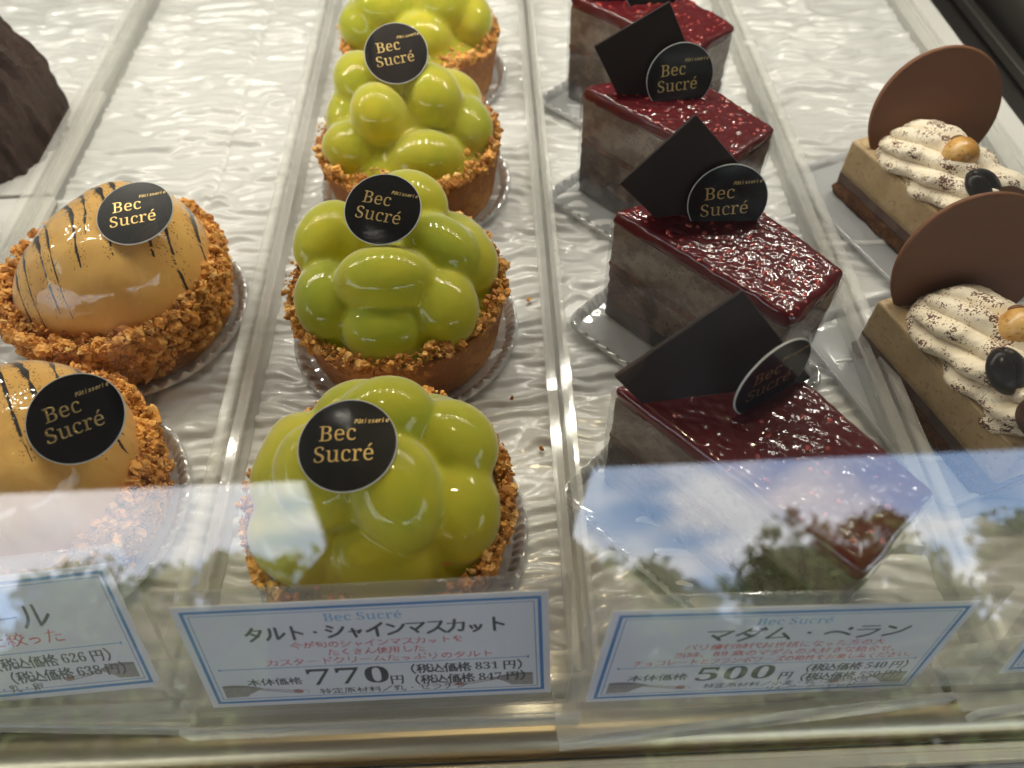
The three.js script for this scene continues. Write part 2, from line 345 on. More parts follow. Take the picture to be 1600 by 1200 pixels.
function seal(p, normal, roll, label) {
  const t = thing('seal_sticker', label, 'sticker', [p.x, p.y, p.z], 0, 'round black seals with gold lettering');
  const n = normal.clone().normalize(), up = V(0, 1, 0).addScaledVector(n, -n.y).length() > 0.15 ? V(0, 1, 0) : V(0, 0, -1);
  const x = up.clone().cross(n).normalize(), y = n.clone().cross(x);
  t.quaternion.setFromRotationMatrix(new THREE.Matrix4().makeBasis(x, y, n)).multiply(new THREE.Quaternion().setFromAxisAngle(V(0, 0, 1), roll));
  part('backing', sealBack, sealEdge, t); part('printed_face', sealFront, sealFace, t);
  return t;
}
const facing = (el, az = 0) => V(Math.cos(el * Math.PI / 180) * Math.sin(az * Math.PI / 180), Math.sin(el * Math.PI / 180), Math.cos(el * Math.PI / 180) * Math.cos(az * Math.PI / 180));

// ---------------------------------------------------------------- tart shells
function crustGeometry(seed, top = 0.026, r0 = 0.0375, r1 = 0.0422) {
  const prof = [[0, 0], [0.9, 0], [1, 0.0006], [1.0, 0.12], [1.0, 0.3], [1.0, 0.5], [1.0, 0.7], [1.0, 0.88], [1.0, 0.97], [0.985, 1.0], [0.955, 1.0], [0.94, 0.96], [0.93, 0.8], [0.9, 0.74], [0, 0.74]];
  return grid(220, prof.length - 1, (u, v) => {
    const [k, h] = prof[Math.round(v * (prof.length - 1))], a = -u * 2 * Math.PI, c = Math.cos(a), s = Math.sin(a);
    const edge = h > 0.9 ? 0.0013 * fbm(c * 5 + seed, s * 5, seed) + 0.0007 * noise(c * 26, s * 26, seed) : 0;
    const n = k > 0.92 ? 0.0007 * fbm(c * 6, s * 6 + seed, h * 4, 4) + 0.0004 * noise(c * 40, s * 40, h * 22 + seed) : 0;
    const r = lerp(r0, r1, h) * k + n;
    return [r * c, h * top + edge, r * s, u * 2.6, h * 0.3 + k * 0.2];
  }, true);
}
function tartDish(x, z, label) { const t = thing('round_dish', label, 'dish', [x, 0.0006, z], rr(0, 0.1), 'round clear fluted dishes'); part('plate', roundDish, M.dish, t); return t; }

// ---------------------------------------------------------------- grape tarts
const TOP = 0.0012;
function grapeTart(cx, cz, spec, seed, label, sealSpec) {
  reseed(seed);
  const t = thing('grape_tart', label, 'tart', [cx, TOP, cz], 0, 'green grape tarts in one tray');
  part('crust', crustGeometry(seed), M.crust, t);
  part('custard', new THREE.SphereGeometry(0.034, 48, 20, 0, 6.2832, 0, 1.5).scale(1, 0.4, 1).translate(0, 0.0165, 0), M.custard, t);
  const grapes = spec.map(([px, py, h, ax, ay, az, la = 0.0157, lb = 0.0128]) => {
    const p = py === null ? V(...px) : at(px, py, h).sub(V(cx, TOP, cz)); const ql = Math.hypot(ax, ay, az);
    const rad = Math.hypot(p.x, p.z); if (rad > 0.0262) { p.x *= 0.0262 / rad; p.z *= 0.0262 / rad; }
    return { p, a: [ax / ql, ay / ql, az / ql], la: la * rr(0.97, 1.04), lb: lb * rr(0.97, 1.04), tone: rnd() };
  });
  grapes.push({ p: V(0, 0.018, 0), a: [0, 1, 0], la: 0.0185, lb: 0.0368, tone: 0.3, glaze: true });
  const one = (g, x, y, z) => { x -= g.p.x; y -= g.p.y; z -= g.p.z; const d = x * g.a[0] + y * g.a[1] + z * g.a[2], q2 = Math.max(x * x + y * y + z * z - d * d, 0), k0 = Math.sqrt(d * d / (g.la * g.la) + q2 / (g.lb * g.lb)), k1 = Math.sqrt(d * d / g.la ** 4 + q2 / g.lb ** 4) || 1; return k0 * (k0 - 1) / k1; };
  const field = (x, y, z) => { let d = 1; for (const g of grapes) d = smin(d, one(g, x, y, z), 0.003); return d; };
  const S = surfaceNets(field, [-0.05, 0.008, -0.05], [0.05, 0.075, 0.05], 0.00115);
  const owner = (x, y, z) => { let b = 0, bd = 9; grapes.forEach((g, i) => { const d = one(g, x, y, z); if (d < bd) { bd = d; b = i; } }); return b; };
  const own = new Int32Array(S.pos.length / 3); for (let i = 0; i < own.length; i++) own[i] = owner(S.pos[3 * i], S.pos[3 * i + 1], S.pos[3 * i + 2]);
  const lists = grapes.map(() => []);
  for (let i = 0; i < S.idx.length; i += 3) { const o = own[S.idx[i]], p = own[S.idx[i + 1]], q = own[S.idx[i + 2]]; lists[p === q ? p : o].push(S.idx[i], S.idx[i + 1], S.idx[i + 2]); }
  // a stray scrap of a grape joins the neighbour it touches
  for (let pass = 0; pass < 3; pass++) for (let gi = 0; gi < grapes.length - 1; gi++) {
    const list = lists[gi], up = new Map(), find = (a) => { while (up.get(a) !== a) a = up.get(a); return a; };
    for (const k of list) if (!up.has(k)) up.set(k, k);
    for (let i = 0; i < list.length; i += 3) { up.set(find(list[i]), find(list[i + 1])); up.set(find(list[i + 1]), find(list[i + 2])); }
    const size = new Map(); for (let i = 0; i < list.length; i += 3) { const r = find(list[i]); size.set(r, (size.get(r) || 0) + 1); }
    if (size.size < 2) continue;
    const main = [...size].sort((a, b) => b[1] - a[1])[0][0], keep = [];
    for (let i = 0; i < list.length; i += 3) {
      if (find(list[i]) === main) { keep.push(list[i], list[i + 1], list[i + 2]); continue; }
      const k = list[i]; let b = 0, bd = 9; grapes.forEach((g, q) => { if (q === gi || (pass === 2 && !g.glaze)) return; const d = one(g, S.pos[3 * k], S.pos[3 * k + 1], S.pos[3 * k + 2]); if (d < bd) { bd = d; b = q; } });
      lists[b].push(list[i], list[i + 1], list[i + 2]);
    }
    lists[gi] = keep;
  }
  lists.forEach((list, gi) => {
    if (list.length < 30) return;
    const map = new Map(), pos = [], nor = [], col = [], idx = [], g = grapes[gi], base = mixc([0.48, 0.52, 0.004], [0.68, 0.63, 0.013], g.tone);
    for (const k of list) { if (!map.has(k)) { map.set(k, pos.length / 3); const x = S.pos[3 * k], y = S.pos[3 * k + 1], z = S.pos[3 * k + 2], n = 1 + 0.16 * fbm(x * 90 + gi * 5, y * 90, z * 90, 3); pos.push(x, y, z); nor.push(S.nor[3 * k], S.nor[3 * k + 1], S.nor[3 * k + 2]); col.push(base[0] * n * n, base[1] * n, base[2] * n); } idx.push(map.get(k)); }
    part(g.glaze ? 'glaze' : 'grape', geom(pos, idx, { normal: nor, color: col }), M.grape, t);
  });
  const spots = [];
  for (let i = 0; i < 4800; i++) {
    const a = rr(0, 6.2832), dens = 0.62 + 0.6 * noise(Math.cos(a) * 3 + seed, Math.sin(a) * 3, 1.7); if (rnd() > dens) continue;
    const onRim = rnd() < 0.6; let r = onRim ? rr(0.0372, 0.0424) : rr(0.025, 0.041), y = onRim ? rr(0.0235, 0.0305) + 0.003 * Math.max(0, noise(Math.cos(a) * 6, Math.sin(a) * 6, seed)) : 0.026;
    const x = r * Math.cos(a), z = r * Math.sin(a); if (!onRim) { y = 0.045; while (y > 0.022 && field(x, y, z) > 0.0003) y -= 0.0008; if (y > 0.03) continue; } else if (field(x, y, z) < -0.002) continue;
    spots.push([x, y, z, Math.pow(rnd(), 5.5) * 0.0016 + 0.00037]);
  }
  const cr = part('crumble', crumbGeometry(spots), M.crumb, t); cr.userData.kind = 'stuff';
  if (sealSpec) {
    const [px, py, h, el, az, roll, text] = sealSpec, n = facing(el, az), p = at(px, py, h);
    let gap = 0; const u = V(1, 0, 0).cross(n).normalize(), w = n.clone().cross(u);
    for (let k = 0; k < 200; k++) {
      gap = 9; for (let a = 0; a < 6.28; a += 0.3) for (const r of [0, 0.4, 0.75, 1]) { const s = p.clone().addScaledVector(u, Math.cos(a) * r * SEAL_R).addScaledVector(w, Math.sin(a) * r * SEAL_R); gap = Math.min(gap, field(s.x - cx, s.y - TOP, s.z - cz)); }
      if (gap > 0.0004) { if (gap > 0.0007) p.addScaledVector(n, -0.0002); else break; } else p.addScaledVector(n, 0.0002);
    }
    seal(p, n, roll * Math.PI / 180, text);
  }
  return t;
}
const H = (x, y, z) => [V(x, y, z).toArray(), null];
const grapeTarts = [
  [0, -0.108, 31, 'frontmost green grape tart behind its price card', [
    [[-0.002, 0.034, 0.004], null, 0, 1, 0, 0], [600, 655, 0.050, 0.9, 0, -0.3], [500, 745, 0.045, 0.3, -0.5, 1, 0.0165, 0.0125], [622, 770, 0.046, 0.25, -0.5, 1, 0.0168, 0.0128], [425, 735, 0.034, -0.4, -0.3, 0.8],
    [712, 690, 0.040, 0.6, 0.1, 0.6], [735, 800, 0.034, 0.1, -0.3, 1], [600, 868, 0.031, 1, 0, 0.1, 0.0165], [455, 850, 0.031, 0.8, 0, 0.6],
    [[0.02, 0.032, -0.022], null, 0, 1, 0, 0.6], [[-0.006, 0.034, -0.026], null, 0, 1, 0, 0], [[-0.026, 0.032, -0.014], null, 0, 0.4, 0, 1]],
    [547, 702, 0.058, 80, 4, -3, 'round black seal on the frontmost grape tart']],
  [0, -0.2, 47, 'grape tart second from the front, with a wide grape across its middle', [
    [[0, 0.032, 0], null, 0, 1, 0, 0], [602, 437, 0.045, 1, 0, 0.05, 0.0175, 0.0122], [512, 472, 0.034, 0.15, -0.3, 1], [600, 525, 0.031, 1, 0, 0.1, 0.0155], [697, 480, 0.034, 0.3, -0.2, 0.9],
    [688, 388, 0.044, 0.85, -0.3, 0.6, 0.0155, 0.0112], [512, 372, 0.044, 0.45, 0.2, -0.9, 0.0155, 0.0112], [640, 320, 0.048, 0.7, 0.1, 0.4], [752, 400, 0.034, 0.5, -0.1, 0.9],
    [[-0.022, 0.032, -0.02], null, 0, 0.6, 0, -0.6], [[0.004, 0.034, -0.025], null, 0, 1, 0, 0], [[0.025, 0.032, -0.016], null, 0, 0.7, 0, 0.7]],
    [598, 327, 0.062, 68, -6, -9, 'round black seal on the grape tart second from the front']],
  [0, -0.292, 59, 'grape tart third from the front, behind the middle ones', [
    [[0, 0.032, 0], null, 0, 1, 0, 0], [556, 125, 0.046, 0.3, -0.1, 0.8], [592, 178, 0.045, 0.3, -0.4, 0.9, 0.0135, 0.0124], [676, 150, 0.046, 0.5, -0.3, 0.8], [520, 182, 0.032, -0.2, 0, 1],
    [556, 236, 0.03, 0.9, -0.1, 0.3], [664, 250, 0.029, 1, 0, -0.1, 0.0165], [742, 196, 0.032, 0.3, -0.2, 0.9], [604, 240, 0.024, 1, 0, 0], [625, 105, 0.045, 1, 0, 0], [[0.022, 0.034, -0.022], null, 0, 1, 0, 0.4],
    [[-0.008, 0.034, -0.027], null, 0, 1, 0, 0], [[-0.027, 0.032, -0.012], null, 0, 0.3, 0, 1]],
    [622, 96, 0.058, 58, 4, 6, 'round black seal on the grape tart third from the front']],
  [0.001, -0.384, 71, 'rearmost green grape tart cut off by the top edge', [
    [[0, 0.034, 0], null, 0, 1, 0, 0], [560, 46, 0.034, 0.8, 0, 0.4], [600, 15, 0.043, 1, 0, 0.2], [660, 62, 0.033, 1, 0, -0.1, 0.016], [742, 28, 0.036, 0.4, 0, 0.9], [690, 8, 0.044, 0.8, 0, 0.4],
    [[-0.027, 0.033, -0.005], null, 0, 0.2, 0, 1], [[-0.014, 0.036, -0.022], null, 0, 1, 0, 0], [[0.012, 0.036, -0.024], null, 0, 1, 0, 0.2], [[0.002, 0.046, -0.006], null, 0, 1, 0, 0.5]], null],
];
const dishWords = ['under the frontmost grape tart', 'under the grape tart second from the front', 'under the grape tart third from the front', 'under the rearmost grape tart'];
grapeTarts.forEach(([x, z, s, label, spec, sl], i) => { tartDish(x, z, 'round clear fluted dish ' + dishWords[i]); grapeTart(x, z, spec, s, label, sl); });

// ---------------------------------------------------------------- pear tarts
function pearMap(seed, strokes) {
  const c = document.createElement('canvas'); c.width = c.height = 1024; const x = c.getContext('2d');
  x.fillStyle = '#f2c065'; x.fillRect(0, 0, 1024, 1024); reseed(seed);
  for (let i = 0; i < 260; i++) { x.fillStyle = rnd() < 0.5 ? 'rgba(205,140,55,0.10)' : 'rgba(240,196,110,0.10)'; x.beginPath(); x.arc(rr(0, 1024), rr(0, 1024), rr(20, 90), 0, 7); x.fill(); }
  for (const [x0, y0, x1, y1, x2, y2, w] of strokes) {
    for (let k = 0; k <= 420; k++) {
      const t = k / 420, a = (1 - t) * (1 - t), b = 2 * t * (1 - t), d = t * t, px = a * x0 + b * x1 + d * x2, py = a * y0 + b * y1 + d * y2;
      const th = w * (0.7 + 0.9 * noise(t * 9, seed, w * 3.1)) * (t > 0.4 ? lerp(1, 0.28, (t - 0.4) / 0.6) : Math.min(1, t * 5 + 0.1));
      if (noise(t * 22, seed + 3, x0) < (t > 0.7 ? 0.22 : 0.5)) { x.fillStyle = 'rgba(22,12,5,0.9)'; x.beginPath(); x.arc(px + rr(-1, 1), py, Math.max(1.6, th * 0.85), 0, 7); x.fill(); }
      if (rnd() < 0.55) { x.fillStyle = 'rgba(40,22,8,0.8)'; x.beginPath(); x.arc(px + rr(-1, 1) * w * 2.3, py + rr(-1, 1) * w, rr(0.8, 2.6), 0, 7); x.fill(); }
      if (rnd() < 0.45) { x.strokeStyle = 'rgba(24,13,5,0.85)'; x.lineWidth = rr(1, 2.4); x.beginPath(); x.moveTo(px, py); x.lineTo(px - rr(0.6, 1.9) * th, py + rr(0.2, 1.2) * th); x.stroke(); }
    }
  }
  const t = new THREE.CanvasTexture(c); t.colorSpace = THREE.SRGBColorSpace; return t;
}
function pearTart(cx, cz, turn, seed, height, label, strokes, sealSpec, nCrumb) {
  reseed(seed);
  const t = thing('pear_tart', label, 'tart', [cx, TOP, cz], turn, 'caramelised pear tarts');
  part('crust', crustGeometry(seed, 0.026, 0.038, 0.0422), M.crust, t);
  // half pear: wide round end at +x, tapering to -x
  const surf = (a, f) => {   // a round the pear, f from the rim (0) to the crown (1)
    const c = Math.cos(a), s = Math.sin(a), taper = lerp(0.8, 1.0, smooth(c, -1, 0.5)), R = 0.0388 * Math.pow(Math.cos(f * Math.PI / 2), 0.68), up = Math.pow(Math.sin(f * Math.PI / 2), 1.05);
    const x = R * c + 0.005 * up, z = R * s * taper * 0.97;
    const h = height * (0.76 + 0.24 * smooth(x, -0.036, 0.012)) * (1 + 0.05 * fbm(x * 38, z * 38, seed, 2) + 0.02 * noise(x * 160, z * 160, seed));
    return V(x, 0.021 + h * up, z);
  };
  const g = grid(180, 60, (u, v) => { const p = surf(-u * 2 * Math.PI, v), q = V(p.x, 0, p.z); return [p.x, p.y, p.z, 0.5 + q.x / 0.086, 0.5 - q.z / 0.086]; }, true);
  part('pear', g, phy({ map: pearMap(seed, strokes), roughness: 0.9, transmission: 0.3, thickness: 0, clearcoat: 1, clearcoatRoughness: 0.05, side: THREE.DoubleSide }), t);
  const spots = [];
  for (let i = 0; i < nCrumb; i++) {
    const a = rr(0, 6.2832), k = rnd(); let x, y, z;
    const clump = 0.5 + 0.5 * noise(Math.cos(a) * 5 + seed, Math.sin(a) * 5, 3.1);
    if (k < 0.5) { const h = rr(0.004, 0.026); const r = lerp(0.038, 0.0428, h / 0.026) + rr(-0.0004, 0.0012); x = r * Math.cos(a); y = h; z = r * Math.sin(a); if (h < 0.012 && rnd() < 0.65) continue; }
    else if (k < 0.84) { const r = rr(0.0375, 0.044); x = r * Math.cos(a); z = r * Math.sin(a); y = rr(0.024, 0.028 + 0.0035 * clump); }
    else { const f = Math.pow(rnd(), 1.6) * 0.16 * (0.4 + clump), p = surf(a, f); x = p.x * 1.01; y = p.y + 0.0003; z = p.z * 1.01; }
    spots.push([x, y, z, Math.pow(rnd(), 5.5) * 0.0021 + 0.00037]);
  }
  const cr = part('crumble', crumbGeometry(spots), M.crumb, t); cr.userData.kind = 'stuff';
  const [px, py, h, el, az, roll, text] = sealSpec; const n = facing(el, az), p = at(px, py, h), v = V(0, 0, 0); t.updateMatrixWorld(true);
  let lift = -1; for (let i = 0; i < g.attributes.position.count; i++) { v.fromBufferAttribute(g.attributes.position, i).applyMatrix4(t.matrixWorld).sub(p); const d = v.dot(n); if (v.addScaledVector(n, -d).length() < SEAL_R) lift = Math.max(lift, d); }
  seal(p.addScaledVector(n, lift + 0.0005), n, roll * Math.PI / 180, text);
}
const burns = (seed, n) => { reseed(seed); const out = []; for (let k = 0; k < n; k++) { const t = (k + 0.5) / n, x = lerp(60, 900, t) + rr(-18, 18), top = lerp(440, 190, Math.min(1, t * 1.5)) + rr(-20, 60), bend = rr(70, 130); out.push([x - bend * 0.5, top, x + bend * 0.7, top + rr(-30, 60), x + bend * 0.8, Math.min(920, top + rr(380, 620)), rr(9, 19)]); } return out; };
const pearDishes = [['round clear fluted dish under the rear pear tart', -0.114, -0.214], ['round clear fluted dish under the front pear tart', -0.118, -0.1215]];
for (const [l, x, z] of pearDishes) tartDish(x, z, l);
pearTart(-0.114, -0.214, 0.25, 83, 0.0345, 'rear pear tart with dark burnt stripes and crumb-coated sides', burns(3, 11), [200, 318, 0.0635, 76, 6, 5, 'round black seal on the rear pear tart'], 9400);
pearTart(-0.118, -0.1215, 0.5, 97, 0.037, 'front pear tart cut off by the left edge', burns(12, 11), [98, 643, 0.0655, 68, 20, 3, 'round black seal on the front pear tart'], 8200);

// ---------------------------------------------------------------- red jelly layer cakes
// slab over a contour (array of [x, z]), from y0 to y1, with the edges rounded by r; disp(x, y, z, top) moves the top
function slab(contour, y0, y1, r, rings, disp, sideNoise = 0.0003, seed = 1) {
  const n = contour.length, cx = contour.reduce((s, p) => s + p[0], 0) / n, cz = contour.reduce((s, p) => s + p[1], 0) / n, rows = [];
  for (let i = 0; i <= rings; i++) rows.push([i / rings * (1 - r / 0.022), y1, 1]);
  for (let i = 1; i <= 4; i++) { const a = i / 4 * Math.PI / 2; rows.push([1 - r / 0.022 * (1 - Math.sin(a)), y1 - r * (1 - Math.cos(a)), 1 - i / 5]); }
  for (let i = 1; i <= 5; i++) rows.push([1, lerp(y1 - r, y0, i / 5), 0]);
  rows.push([0.9, y0, 0], [0, y0, 0]);
  let per = [0]; for (let i = 1; i <= n; i++) per.push(per[i - 1] + Math.hypot(contour[i % n][0] - contour[i - 1][0], contour[i % n][1] - contour[i - 1][1]));
  return grid(n, rows.length - 1, (u, v) => {
    const [k, y, w] = rows[Math.round(v * (rows.length - 1))], i = Math.round(u * n), [px, pz] = contour[i % n];
    const s = k > 0.8 ? sideNoise * (1 + 1.2 * fbm(px * 120, y * 240 + seed, pz * 120, 3)) - sideNoise : 0;
    let x = cx + (px - cx) * k * (1 + s / 0.025), z = cz + (pz - cz) * k * (1 + s / 0.025);
    return [x, y + (disp && w > 0 ? disp(x, z) * w : 0), z, w > 0.5 ? x : per[i], w > 0.5 ? z : y];
  }, true);
}
function contourOf(corners, rad, step) {   // rounded polygon, corners counter-clockwise seen from above -> dense contour
  const pts = [], m = corners.length;
  for (let i = 0; i < m; i++) {
    const p = corners[i], a = corners[(i + m - 1) % m], b = corners[(i + 1) % m], la = Math.hypot(a[0] - p[0], a[1] - p[1]), lb = Math.hypot(b[0] - p[0], b[1] - p[1]);
    const A = [p[0] + (a[0] - p[0]) / la * rad, p[1] + (a[1] - p[1]) / la * rad], B = [p[0] + (b[0] - p[0]) / lb * rad, p[1] + (b[1] - p[1]) / lb * rad];
    for (let k = 0; k <= 5; k++) { const t = k / 5; pts.push([(1 - t) ** 2 * A[0] + 2 * t * (1 - t) * p[0] + t * t * B[0], (1 - t) ** 2 * A[1] + 2 * t * (1 - t) * p[1] + t * t * B[1]]); }
    const C = [b[0] + (p[0] - b[0]) / lb * rad, b[1] + (p[1] - b[1]) / lb * rad], L = Math.hypot(C[0] - B[0], C[1] - B[1]), q = Math.max(1, Math.round(L / step));
    for (let k = 1; k < q; k++) pts.push([lerp(B[0], C[0], k / q), lerp(B[1], C[1], k / q)]);
  }
  return pts;
}
const layerTex = (a, b, c) => dataTex(256, (u, v) => { const n = tn(u, v, 8, 8, 4), m = tn2(u, v, 40, 40, 2); return mixc(mixc(a, b, smooth(n, 0.3, 0.72)), c, smooth(m, 0.66, 0.85) * 0.8); });
const repeat = (t, k) => { t.repeat.set(k, k); return t; };
const bump30 = bumpFine.clone(); bump30.repeat.set(30, 30);
const ML = {
  base: std({ color: rgb(0.03, 0.017, 0.013), roughness: 0.45, bumpMap: bump30, bumpScale: 0.0004 }),
  sponge: std({ map: repeat(layerTex([0.31, 0.23, 0.18], [0.5, 0.41, 0.34], [0.19, 0.13, 0.1]), 22), roughness: 0.85, bumpMap: bump30, bumpScale: 0.0012 }),
  seam: std({ map: repeat(layerTex([0.3, 0.16, 0.09], [0.46, 0.28, 0.18], [0.2, 0.1, 0.06]), 25), roughness: 0.7, bumpMap: bump30, bumpScale: 0.0008 }),
  mousse: std({ map: repeat(layerTex([0.42, 0.34, 0.28], [0.56, 0.48, 0.42], [0.33, 0.25, 0.2]), 22), roughness: 0.7, bumpMap: bump30, bumpScale: 0.0005 }),
  jelly: phy({ color: rgb(0.08, 0.002, 0.005), roughness: 0.5, specularIntensity: 0.3, clearcoat: 1, clearcoatRoughness: 0.06 }),
  seed: phy({ color: rgb(0.33, 0.028, 0.018), roughness: 0.5, clearcoat: 1, clearcoatRoughness: 0.08 }),
};
const CAKE = [[0, 0], [0.050, 0.055], [0.073, 0.035], [0.043, -0.012]];   // back left, front, right, back right
const cakeContour = contourOf(CAKE, 0.0022, 0.0011), filmContour = contourOf(CAKE.map(([x, z]) => [x + (x - 0.0415) * 0.025, z + (z - 0.0195) * 0.025]), 0.0026, 0.004);
const CAKE_TOP = 0.0545;
function redCake(x, z, seed, label, choc, sealSpec, dishLabel) {
  reseed(seed);
  const d = thing('cake_dish', dishLabel, 'dish', [x + 0.0325, 0.0006, z + 0.023], -Math.atan2(0.052, 0.0475), 'rectangular clear fluted dishes'); part('plate', cakeDish, M.dish, d);
  const t = thing('layer_cake', label, 'cake', [x, TOP, z], 0, 'red-topped layer cakes'), S = seed === 201 ? 1.1 : 1; t.scale.set(S, seed === 201 ? 1.04 : 1.02, S);
  part('chocolate_base', slab(cakeContour, 0, 0.009, 0.0004, 2, null, 0.0006, seed), ML.base, t);
  part('sponge_layer', slab(cakeContour, 0.009, 0.0255, 0.0004, 2, null, 0.0007, seed + 1), ML.sponge, t);
  part('chocolate_seam', slab(cakeContour, 0.0255, 0.029, 0.0003, 2, null, 0.0008, seed + 2), ML.seam, t);
  part('mousse_layer', slab(cakeContour, 0.029, 0.0475, 0.0004, 2, null, 0.0004, seed + 3), ML.mousse, t);
  const rough = seed === 201 ? 0.5 : 0.72, dip = (X, Z) => rough * (0.00055 * fbm(X * 130 + seed, Z * 130, seed, 3) + 0.0008 * Math.max(0, noise(X * 260, Z * 260 + seed, 3.3)) + 0.0005 * noise(X * 480, Z * 480, seed)) - 0.0005;
  part('jelly_top', slab(cakeContour, 0.0475, 0.0535, 0.0022, 48, dip, 0.0009, seed + 4), ML.jelly, t);
  const sg = new THREE.SphereGeometry(1, 7, 5), seeds = [], q = new THREE.Quaternion(), e = new THREE.Euler();
  for (let i = 0; i < (seed === 201 ? 60 : 230); i++) {
    let a = rnd(), b = rnd(); const X = lerp(lerp(0, 0.043, b), lerp(0.05, 0.073, b), a), Z = lerp(lerp(0, -0.012, b), lerp(0.055, 0.035, b), a);
    const ex = (X - 0.0415) * 0.95 + 0.0415, ez = (Z - 0.0195) * 0.95 + 0.0195, s = rr(0.0005, 0.001);
    seeds.push(sg.clone().applyMatrix4(new THREE.Matrix4().compose(V(ex, 0.0532 + dip(ex, ez) + rr(-0.0004, 0.0001), ez), q.setFromEuler(e.set(rr(-0.4, 0.4), rr(0, 6.3), rr(-0.4, 0.4))), V(s * rr(0.9, 1.9), s * 0.62, s))));
  }
  part('raspberry_seed', mergeGeometries(seeds), ML.seed, t).userData.kind = 'stuff';
  const n = filmContour.length;
  const fg = grid(n, 8, (u, v) => { const i = Math.round(u * n) % n, [px, pz] = filmContour[i], y = lerp(0.001, 0.0495, v), k = 1 + 0.012 * fbm(px * 60 + seed, y * 50, pz * 60, 2) + 0.01; return [0.0415 + (px - 0.0415) * k, y, 0.0195 + (pz - 0.0195) * k]; }, true);
  part('film_wrap', fg, M.film, t);
  // chocolate plate, planted by one corner
  const [bx, by, bz, side, yaw, lean, roll] = choc, pl = new THREE.Group(), sh = new RoundedBoxGeometry(side, side, 0.0016, 2, 0.0004);
  const pm = part('chocolate_plate', sh, M.darkChoc, t); pm.position.set((bx - x) / S, by - TOP, (bz - z) / S); pm.rotation.set(lean, yaw, roll, 'YXZ');
  const [p, nrm, rl, text] = sealSpec; if (text) seal(p, nrm, rl * Math.PI / 180, text);
}
redCake(0.0725, -0.1265, 201, 'frontmost red-topped layer cake under the mirrored clouds', [0.1005, 0.0595, -0.1245, 0.038, 0.1, -0.28, 0.62], [at(1207, 590, 0.066), facing(4, 29), 0, 'tilted black seal on the frontmost red-topped cake'], 'rectangular fluted dish under the frontmost red-topped cake');
redCake(0.0815, -0.205, 211, 'red-topped layer cake second from the front, with glittering jelly', [0.1047, 0.0672, -0.2035, 0.032, 0.05, -0.16, 0.76], [V(0.1195, 0.0622, -0.1985), facing(14, -3), 5, 'black seal on the red-topped cake second from the front'], 'rectangular fluted dish under the red-topped cake second from the front');
redCake(0.0775, -0.284, 223, 'red-topped layer cake third from the front', [0.1025, 0.067, -0.2785, 0.032, -0.02, -0.16, 0.5], [V(0.1155, 0.0635, -0.273), facing(14, 4), 2, 'black seal on the red-topped cake third from the front'], 'rectangular fluted dish under the red-topped cake third from the front');
redCake(0.0785, -0.3625, 233, 'rearmost red-topped layer cake cut off by the top edge', [0.1, 0.069, -0.357, 0.032, -0.02, -0.16, 0.5], [V(0.1165, 0.063, -0.3515), facing(14, 4), 2, 'black seal half out of view on the rearmost red-topped cake'], 'rectangular fluted dish under the rearmost red-topped cake');

// ---------------------------------------------------------------- coffee cream bars
const MB = {
  base: std({ map: repeat(layerTex([0.36, 0.22, 0.13], [0.48, 0.32, 0.19], [0.22, 0.13, 0.08]), 25), roughness: 0.85, bumpMap: bump30, bumpScale: 0.0016 }),
  ganache: std({ map: repeat(layerTex([0.36, 0.28, 0.25], [0.42, 0.34, 0.3], [0.3, 0.22, 0.19]), 25), roughness: 0.6 }),
  mousse: std({ map: repeat(layerTex([0.7, 0.6, 0.45], [0.75, 0.65, 0.5], [0.6, 0.49, 0.36]), 20), roughness: 0.6, bumpMap: bump30, bumpScale: 0.0002 }),
  cream: phy({ map: dataTex(1024, (u, v) => { const lobe = -Math.cos((v * 6.5 + u * 3.0) * 2 * Math.PI), n = tn(u, v, 14, 14, 3), f = tn2(u, v, 160, 160, 2), d = smooth(n * 0.75 + lobe * 0.07 + (f - 0.5) * 0.8, 0.54, 0.6); return mixc([0.95, 0.9, 0.8], mixc([0.3, 0.18, 0.13], [0.46, 0.31, 0.23], f), d); }), roughness: 0.55, sheen: 0.2 }),
  nut: phy({ map: layerTex([0.78, 0.56, 0.26], [0.86, 0.68, 0.4], [0.6, 0.36, 0.14]), roughness: 0.4, clearcoat: 0.4, clearcoatRoughness: 0.2 }),
  nutCore: std({ color: rgb(0.2, 0.09, 0.04), roughness: 0.8 }),
  bean: phy({ color: rgb(0.012, 0.008, 0.008), roughness: 0.35, bumpMap: bump30, bumpScale: 0.0006, clearcoat: 0.4, clearcoatRoughness: 0.25 }),
};
const barContour = contourOf([[-0.017, -0.036], [-0.017, 0.036], [0.017, 0.036], [0.017, -0.036]], 0.0018, 0.002);
const creamGeo = grid(220, 110, (u, v) => {   // u along the bar, v round the rope
  const z = lerp(-0.031, 0.036, u), taper = Math.pow(Math.max(0, Math.sin(Math.min(1, u * 4.5 + 0.06) * Math.PI / 2)), 0.8) * Math.pow(Math.min(1, (1 - u) * 6 + 0.05), 0.6);
  const a = lerp(-0.62, Math.PI + 0.62, v), ph = (v * 6.5 + u * 3.0) * 2 * Math.PI, s = Math.pow(Math.abs(Math.sin(ph / 2)), 0.7), swell = 1 + 0.06 * Math.sin(u * 26), r = 0.0142 * taper * swell * (0.8 + 0.26 * s + 0.03 * noise(u * 30, v * 20, 3));
  return [Math.cos(a) * r * 1.2, 0.0035 + Math.sin(a) * r * 1.02, z + 0.002 * Math.sin(a), u, v];
});
